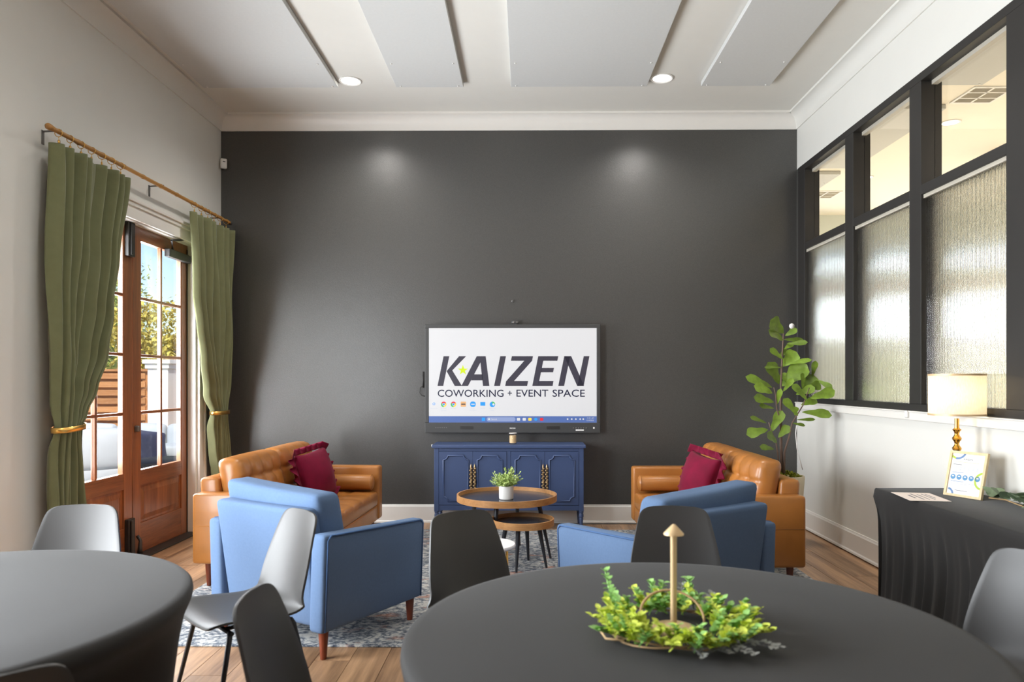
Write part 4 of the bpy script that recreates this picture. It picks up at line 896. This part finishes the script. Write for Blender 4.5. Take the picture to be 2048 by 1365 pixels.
ps = thing('paper_sheet', 'loose printed paper sheet lying on the long black table', 'paper', (2.235, 4.14, ZL + .001), R(-8))
B(-.105, .105, -.15, .15, 0, .0015).build('sheet', 'paper_pink', ps)
q = MB()
for (a, b, c_, d_) in ((-.05, -.04, -.06, .05), (-.02, -.012, -.1, .1), (.01, .016, -.1, .08), (.04, .046, -.1, .1), (.06, .066, -.05, .1)): q.box(a, b, c_, d_, .0015, .0018)
q.build('text_line', 'print_dark', ps)
gl = thing('eucalyptus_garland', 'grey green eucalyptus garland lying along the long black table', 'garland', (2.53, 3.53, ZL)); rn = random.Random(5)
MB().tube([(.0 + .03 * math.sin(k), .46 - k * .1, .02 + .006 * math.sin(2 * k)) for k in range(11)], .004, 6).build('stem', 'twig', gl, smooth=True)
lms = [MB().leaf((0, 0, 0), (0, 1, 0), (0, 0, 1), .085, .06, .25, .12, 6, .85).mesh('leaf', 'eucalyptus', True), MB().leaf((0, 0, 0), (0, 1, 0), (0, 0, 1), .07, .036, .3, .2, 6, .85).mesh('leaf', 'eucalyptus', True)]
for k in range(84):
    yy = .45 - k * .0113; place(rn.choice(lms), 'leaf', gl, (.03 * math.sin((.46 - yy) * 10), yy, .025 + rn.uniform(0, .02)), (R(rn.uniform(5, 55)), R(rn.uniform(-35, 35)), R(rn.uniform(0, 360))), (rn.uniform(.7, 1.05),) * 3)

# ------------------------------------------------------------------ fiddle leaf fig
FY = 6.3; FXc = 2.215
ft = thing('fiddle_leaf_fig', 'tall artificial fiddle leaf fig in a cream pot in the corner', 'potted tree', (FXc, FY, 0))
def fp(zx, zy, dy=0):   # sheet coordinates of the plant (height and spread), depth offset given separately
    k = .001146; return Vector(((zx - 390) * k, dy, 1.41 + (762 - 620 - zy / 3.792) * FY / 1450))
MB().lathe([(.001, .0), (.11, .0), (.12, .02), (.145, .45), (.155, .575), (.153, .59), (.14, .59), (.135, .55), (.001, .545)], 36, (.03, 0, 0)).build('pot', 'cream_pot', ft, smooth=True, sharp=45)
g = MB(); rn = random.Random(21)
for k in range(500):
    a = rn.uniform(0, 2 * PI); r_ = .14 * math.sqrt(rn.random()); p = (.03 + .9 * r_ * math.cos(a), .9 * r_ * math.sin(a), .55 + .05 * (1 - (r_ / .15) ** 2) + rn.uniform(0, .015)); g.leaf(p, (rn.uniform(-1, 1), rn.uniform(-1, 1), rn.uniform(.2, 1)), (0, 0, 1), .03, .015, n=2)
tag(g.build('moss', 'moss', ft, smooth=True), kind='stuff')
base = Vector((.0, 0, .55))
def stem(pts, r0, r1):
    n = len(pts); MB().tube(pts, [r0 + (r1 - r0) * k / (n - 1) for k in range(n)], 8).build('stem', 'fig_stem', ft, smooth=True)
stem([base, fp(380, 1000), fp(378, 760), fp(380, 560), fp(388, 380), fp(400, 180)], .014, .006)
stem([base + Vector((.01, -.02, 0)), fp(400, 1080, -.02), fp(428, 950, -.05), fp(445, 855, -.06), fp(520, 720, -.08), fp(560, 590, -.1)], .011, .004)
stem([base + Vector((-.03, .01, 0)), fp(352, 1110, -.02), fp(330, 1010, -.05), fp(280, 900, -.08), fp(262, 850, -.09)], .008, .004)
stem([fp(384, 960), fp(360, 830, -.03), fp(330, 740, -.06), fp(315, 640, -.08), fp(300, 590, -.09)], .007, .004)
FL = [(400, 178, 275, 85, 105, .0), (388, 235, 262, 160, 80, -.03), (405, 200, 485, 150, 48, -.02), (410, 225, 575, 232, 50, .03), (420, 262, 560, 252, 40, .0), (400, 300, 470, 255, 40, -.02), (388, 350, 440, 300, 48, .05), (385, 378, 285, 295, 42, -.04), (395, 430, 500, 320, 100, .03), (400, 418, 575, 372, 36, -.05), (372, 565, 290, 400, 95, .02), (400, 580, 565, 410, 135, .05), (385, 440, 250, 430, 22, -.02), (308, 590, 115, 500, 62, -.02), (300, 632, 160, 570, 78, -.05), (318, 700, 155, 660, 62, -.03), (328, 748, 205, 725, 42, .0), (330, 722, 345, 600, 36, -.05), (265, 858, 140, 808, 34, -.02), (285, 925, 372, 760, 72, -.06), (270, 905, 105, 935, 80, -.04), (332, 1005, 235, 925, 64, -.06), (322, 1055, 212, 1030, 42, -.02), (345, 965, 432, 878, 62, -.05), (482, 800, 382, 670, 62, -.08), (545, 685, 445, 560, 48, -.1), (520, 600, 538, 478, 40, -.06), (548, 595, 640, 500, 90, .0), (562, 580, 665, 575, 70, -.05), (636, 530, 735, 592, 38, -.02), (566, 668, 738, 612, 74, -.1), (515, 722, 645, 676, 62, -.05), (505, 772, 708, 785, 74, -.1), (480, 832, 615, 828, 26, -.05), (440, 855, 540, 876, 28, -.08), (480, 642, 612, 590, 62, -.04), (622, 505, 625, 390, 42, .02), (470, 800, 482, 735, 42, -.05), (450, 560, 400, 480, 50, .03), (380, 620, 450, 520, 40, -.05)]
rn = random.Random(2)
for (ax, ay, bx, by, w, dy) in FL:
    a = fp(ax, ay, dy); b = fp(bx, by, dy - rn.uniform(-.03, .07)); d = b - a; L = d.length
    up = Vector((rn.uniform(-.25, .25), -1, rn.uniform(.1, .8)))
    g = MB().leaf(a, d, up, L, w * .001146 * 1.6, .22, rn.uniform(-.06, .14), 9, 1.25, True)
    o = g.build('leaf', 'fig_leaf', ft, smooth=True)
sl = thing('string_light', 'white cord with a small globe bulb hung in the fig', 'string light', (2.215, 6.2, 0))
MB().tube([(fp(x, y) ) for x, y in ((465, 870), (458, 930), (468, 1040), (490, 1130), (510, 1200))], .004, 6).build('cord', 'plastic_white', sl, smooth=True); MB().lathe([(.001, -.024), (.016, -.018), (.023, 0), (.016, .018), (.001, .024)], 16, tuple(fp(430, 132) )).build('bulb', 'plastic_white', sl, smooth=True)

# ------------------------------------------------------------------ patio outside the doors
struct(B(-16, -3.25, -2, 24, -.3, -.03).build('patio_floor', 'concrete'))
def fence(label, x0, x1, y):
    t = thing('slat_fence', label, 'fence', ((x0 + x1) / 2, y, -.03), 0, 'cedar slat fences'); w = (x1 - x0) / 2
    for s in (-1, 1): B(s * w - .06, s * w + .06, .02, .11, 0, 1.6).build('post', 'cedar', t)
    B(-w - .08, w + .08, -.04, .12, 1.6, 1.64).build('cap_board', 'cedar', t)
    m = B(-w, w, -.012, .012, -.047, .047).mesh('slat', 'cedar')
    for k in range(11): place(m, 'slat', t, (0, 0, .1 + k * .142))
    m2 = B(-w, w, -.012, .012, -.047, .047).mesh('rear_slat', 'cedar')
    for k in range(11): place(m2, 'rear_slat', t, (0, .12, .17 + k * .142))
fence('cedar slat fence beyond the patio sofa, between the tree and white pillar', -9.6, -6.5, 12.3); fence('cedar slat fence on the building side of the white patio pillar', -5.7, -3.6, 12.3)
pl = thing('patio_pillar', 'square white patio pillar with a stepped cap', 'pillar', (-6.1, 12.1, -.03)); B(-.17, .17, -.17, .17, 0, 1.64).build('shaft', 'render_white', pl, bevel=.01); B(-.2, .2, -.2, .2, 1.64, 1.72).build('cap', 'render_white', pl, bevel=.008); B(-.23, .23, -.23, .23, 1.72, 1.79).build('cap', 'render_white', pl, bevel=.008)
so = thing('patio_sofa', 'white framed patio sofa with pale grey cushions by the pillar', 'patio sofa', (-6.1, 11.15, -.03)); MB().box(-1.2, 1.2, -.4, .4, .12, .3).box(-1.2, -1.1, -.4, .4, 0, .12).box(1.1, 1.2, -.4, .4, 0, .12).build('frame', 'render_white', so, bevel=.01)
for k in range(3):
    MB().soft((-.8 + .8 * k, -.02, .38), (.78, .72, .16), .05, (4, 4, 2), puff=(0, 0, .02)).build('seat_cushion', 'outdoor_cushion', so, smooth=True); MB().soft((-.8 + .8 * k, .3, .55), (.76, .2, .4), .07, (4, 2, 4), puff=(0, .04, .02)).build('back_cushion', 'outdoor_cushion', so, smooth=True)
ct = thing('covered_fire_table', 'patio fire table under a navy blue fabric cover', 'covered table', (-5.78, 10.0, -.03)); rn = random.Random(9)
MB().soft((0, 0, .36), (1.2, .9, .72), .06, (10, 6, 6), fn=lambda x, y, z: (x * (1 - .06 * z) + .02 * math.sin(7 * y + 9 * z), y * (1 - .06 * z) + .02 * math.sin(9 * x + 6 * z), z + (.025 * math.sin(6 * x + 3 * y) if z > .3 else 0))).build('cover', 'navy_cover', ct, smooth=True)
pc = thing('patio_chair', 'white framed patio armchair with pale cushions outside the doors', 'patio chair', (-5.2, 8.65, -.03), R(35))
f = MB()
for sx in (-1, 1): f.box(sx * .36 - .03, sx * .36 + .03, -.35, -.29, 0, .62).box(sx * .36 - .03, sx * .36 + .03, .29, .35, 0, .62)
f.box(-.39, .39, -.35, .35, .22, .28)
f.build('frame', 'render_white', pc, bevel=.006)
for sx in (-1, 1): B(sx * .36 - .035, sx * .36 + .035, -.38, .38, .6, .64).build('armrest', 'render_white', pc, bevel=.008)
MB().soft((0, 0, .36), (.64, .66, .16), .05, (4, 4, 2), puff=(0, 0, .02)).build('seat_cushion', 'outdoor_cushion', pc, smooth=True); MB().soft((0, -.28, .64), (.62, .18, .46), .07, (4, 2, 4), puff=(0, .04, .02)).build('back_cushion', 'outdoor_cushion', pc, smooth=True)
wt = thing('wicker_table', 'round dark wicker patio table beside the white pillar', 'patio table', (-4.08, 8.2, -.03)); MB().lathe([(.001, .5), (.36, .5), (.38, .51), (.38, .54), (.36, .55), (.001, .55)], 40).build('table_top', 'wicker', wt, smooth=True, sharp=40); MB().lathe([(.3, 0), (.28, .02), (.22, .3), (.32, .5)], 40).build('base', 'wicker', wt, smooth=True)
def tree(label, x, y, h, r, m, n, seed):
    t = thing('tree', label, 'tree', (x, y, -.03), 0, 'trees beyond the fence'); rn = random.Random(seed); g = MB()
    MB().tube([(0, 0, 0), (.05, 0, h * .35), (-.05, .03, h * .7)], [.12, .09, .04], 8).build('trunk', 'bark', t, smooth=True)
    br = MB()
    for k in range(16):
        a = rn.uniform(0, 2 * PI); z = rn.uniform(.25, .75) * h; br.tube([(0, 0, z * .8), (r * .4 * math.cos(a), r * .4 * math.sin(a), z), (r * .8 * math.cos(a), r * .8 * math.sin(a), z + .15 * h)], [.04, .025, .01], 5)
    br.build('branches', 'bark', t, smooth=True)
    cl_ = [(rn.uniform(-1, 1) * r * .75, rn.uniform(-1, 1) * r * .75, rn.uniform(.32, .93) * h, rn.uniform(.3, .6)) for _ in range(26)]
    for k in range(n):
        cx, cy, cz, cr = rn.choice(cl_); v = Vector((rn.gauss(0, 1), rn.gauss(0, 1), rn.gauss(0, .8))) * cr * .6
        g.leaf((cx + v.x, cy + v.y, cz + v.z), (rn.uniform(-1, 1), rn.uniform(-1, 1), rn.uniform(-1, .6)), (rn.uniform(-.5, .5), rn.uniform(-.5, .5), 1), rn.uniform(.09, .17), rn.uniform(.05, .09), n=2)
    tag(g.build('foliage', m, t), kind='stuff')
tree('yellow leaved tree beyond the fence behind the white pillar', -7.7, 15.2, 3.2, 1.0, 'tree_leaf_yellow', 4500, 1); tree('green leaved tree beyond the fence and the covered table', -11.4, 18.6, 4.0, 1.1, 'tree_leaf', 5500, 2); tree('tall green tree standing behind the yellow leaved one', -13.0, 22.4, 5.0, 1.3, 'tree_leaf', 4500, 6)
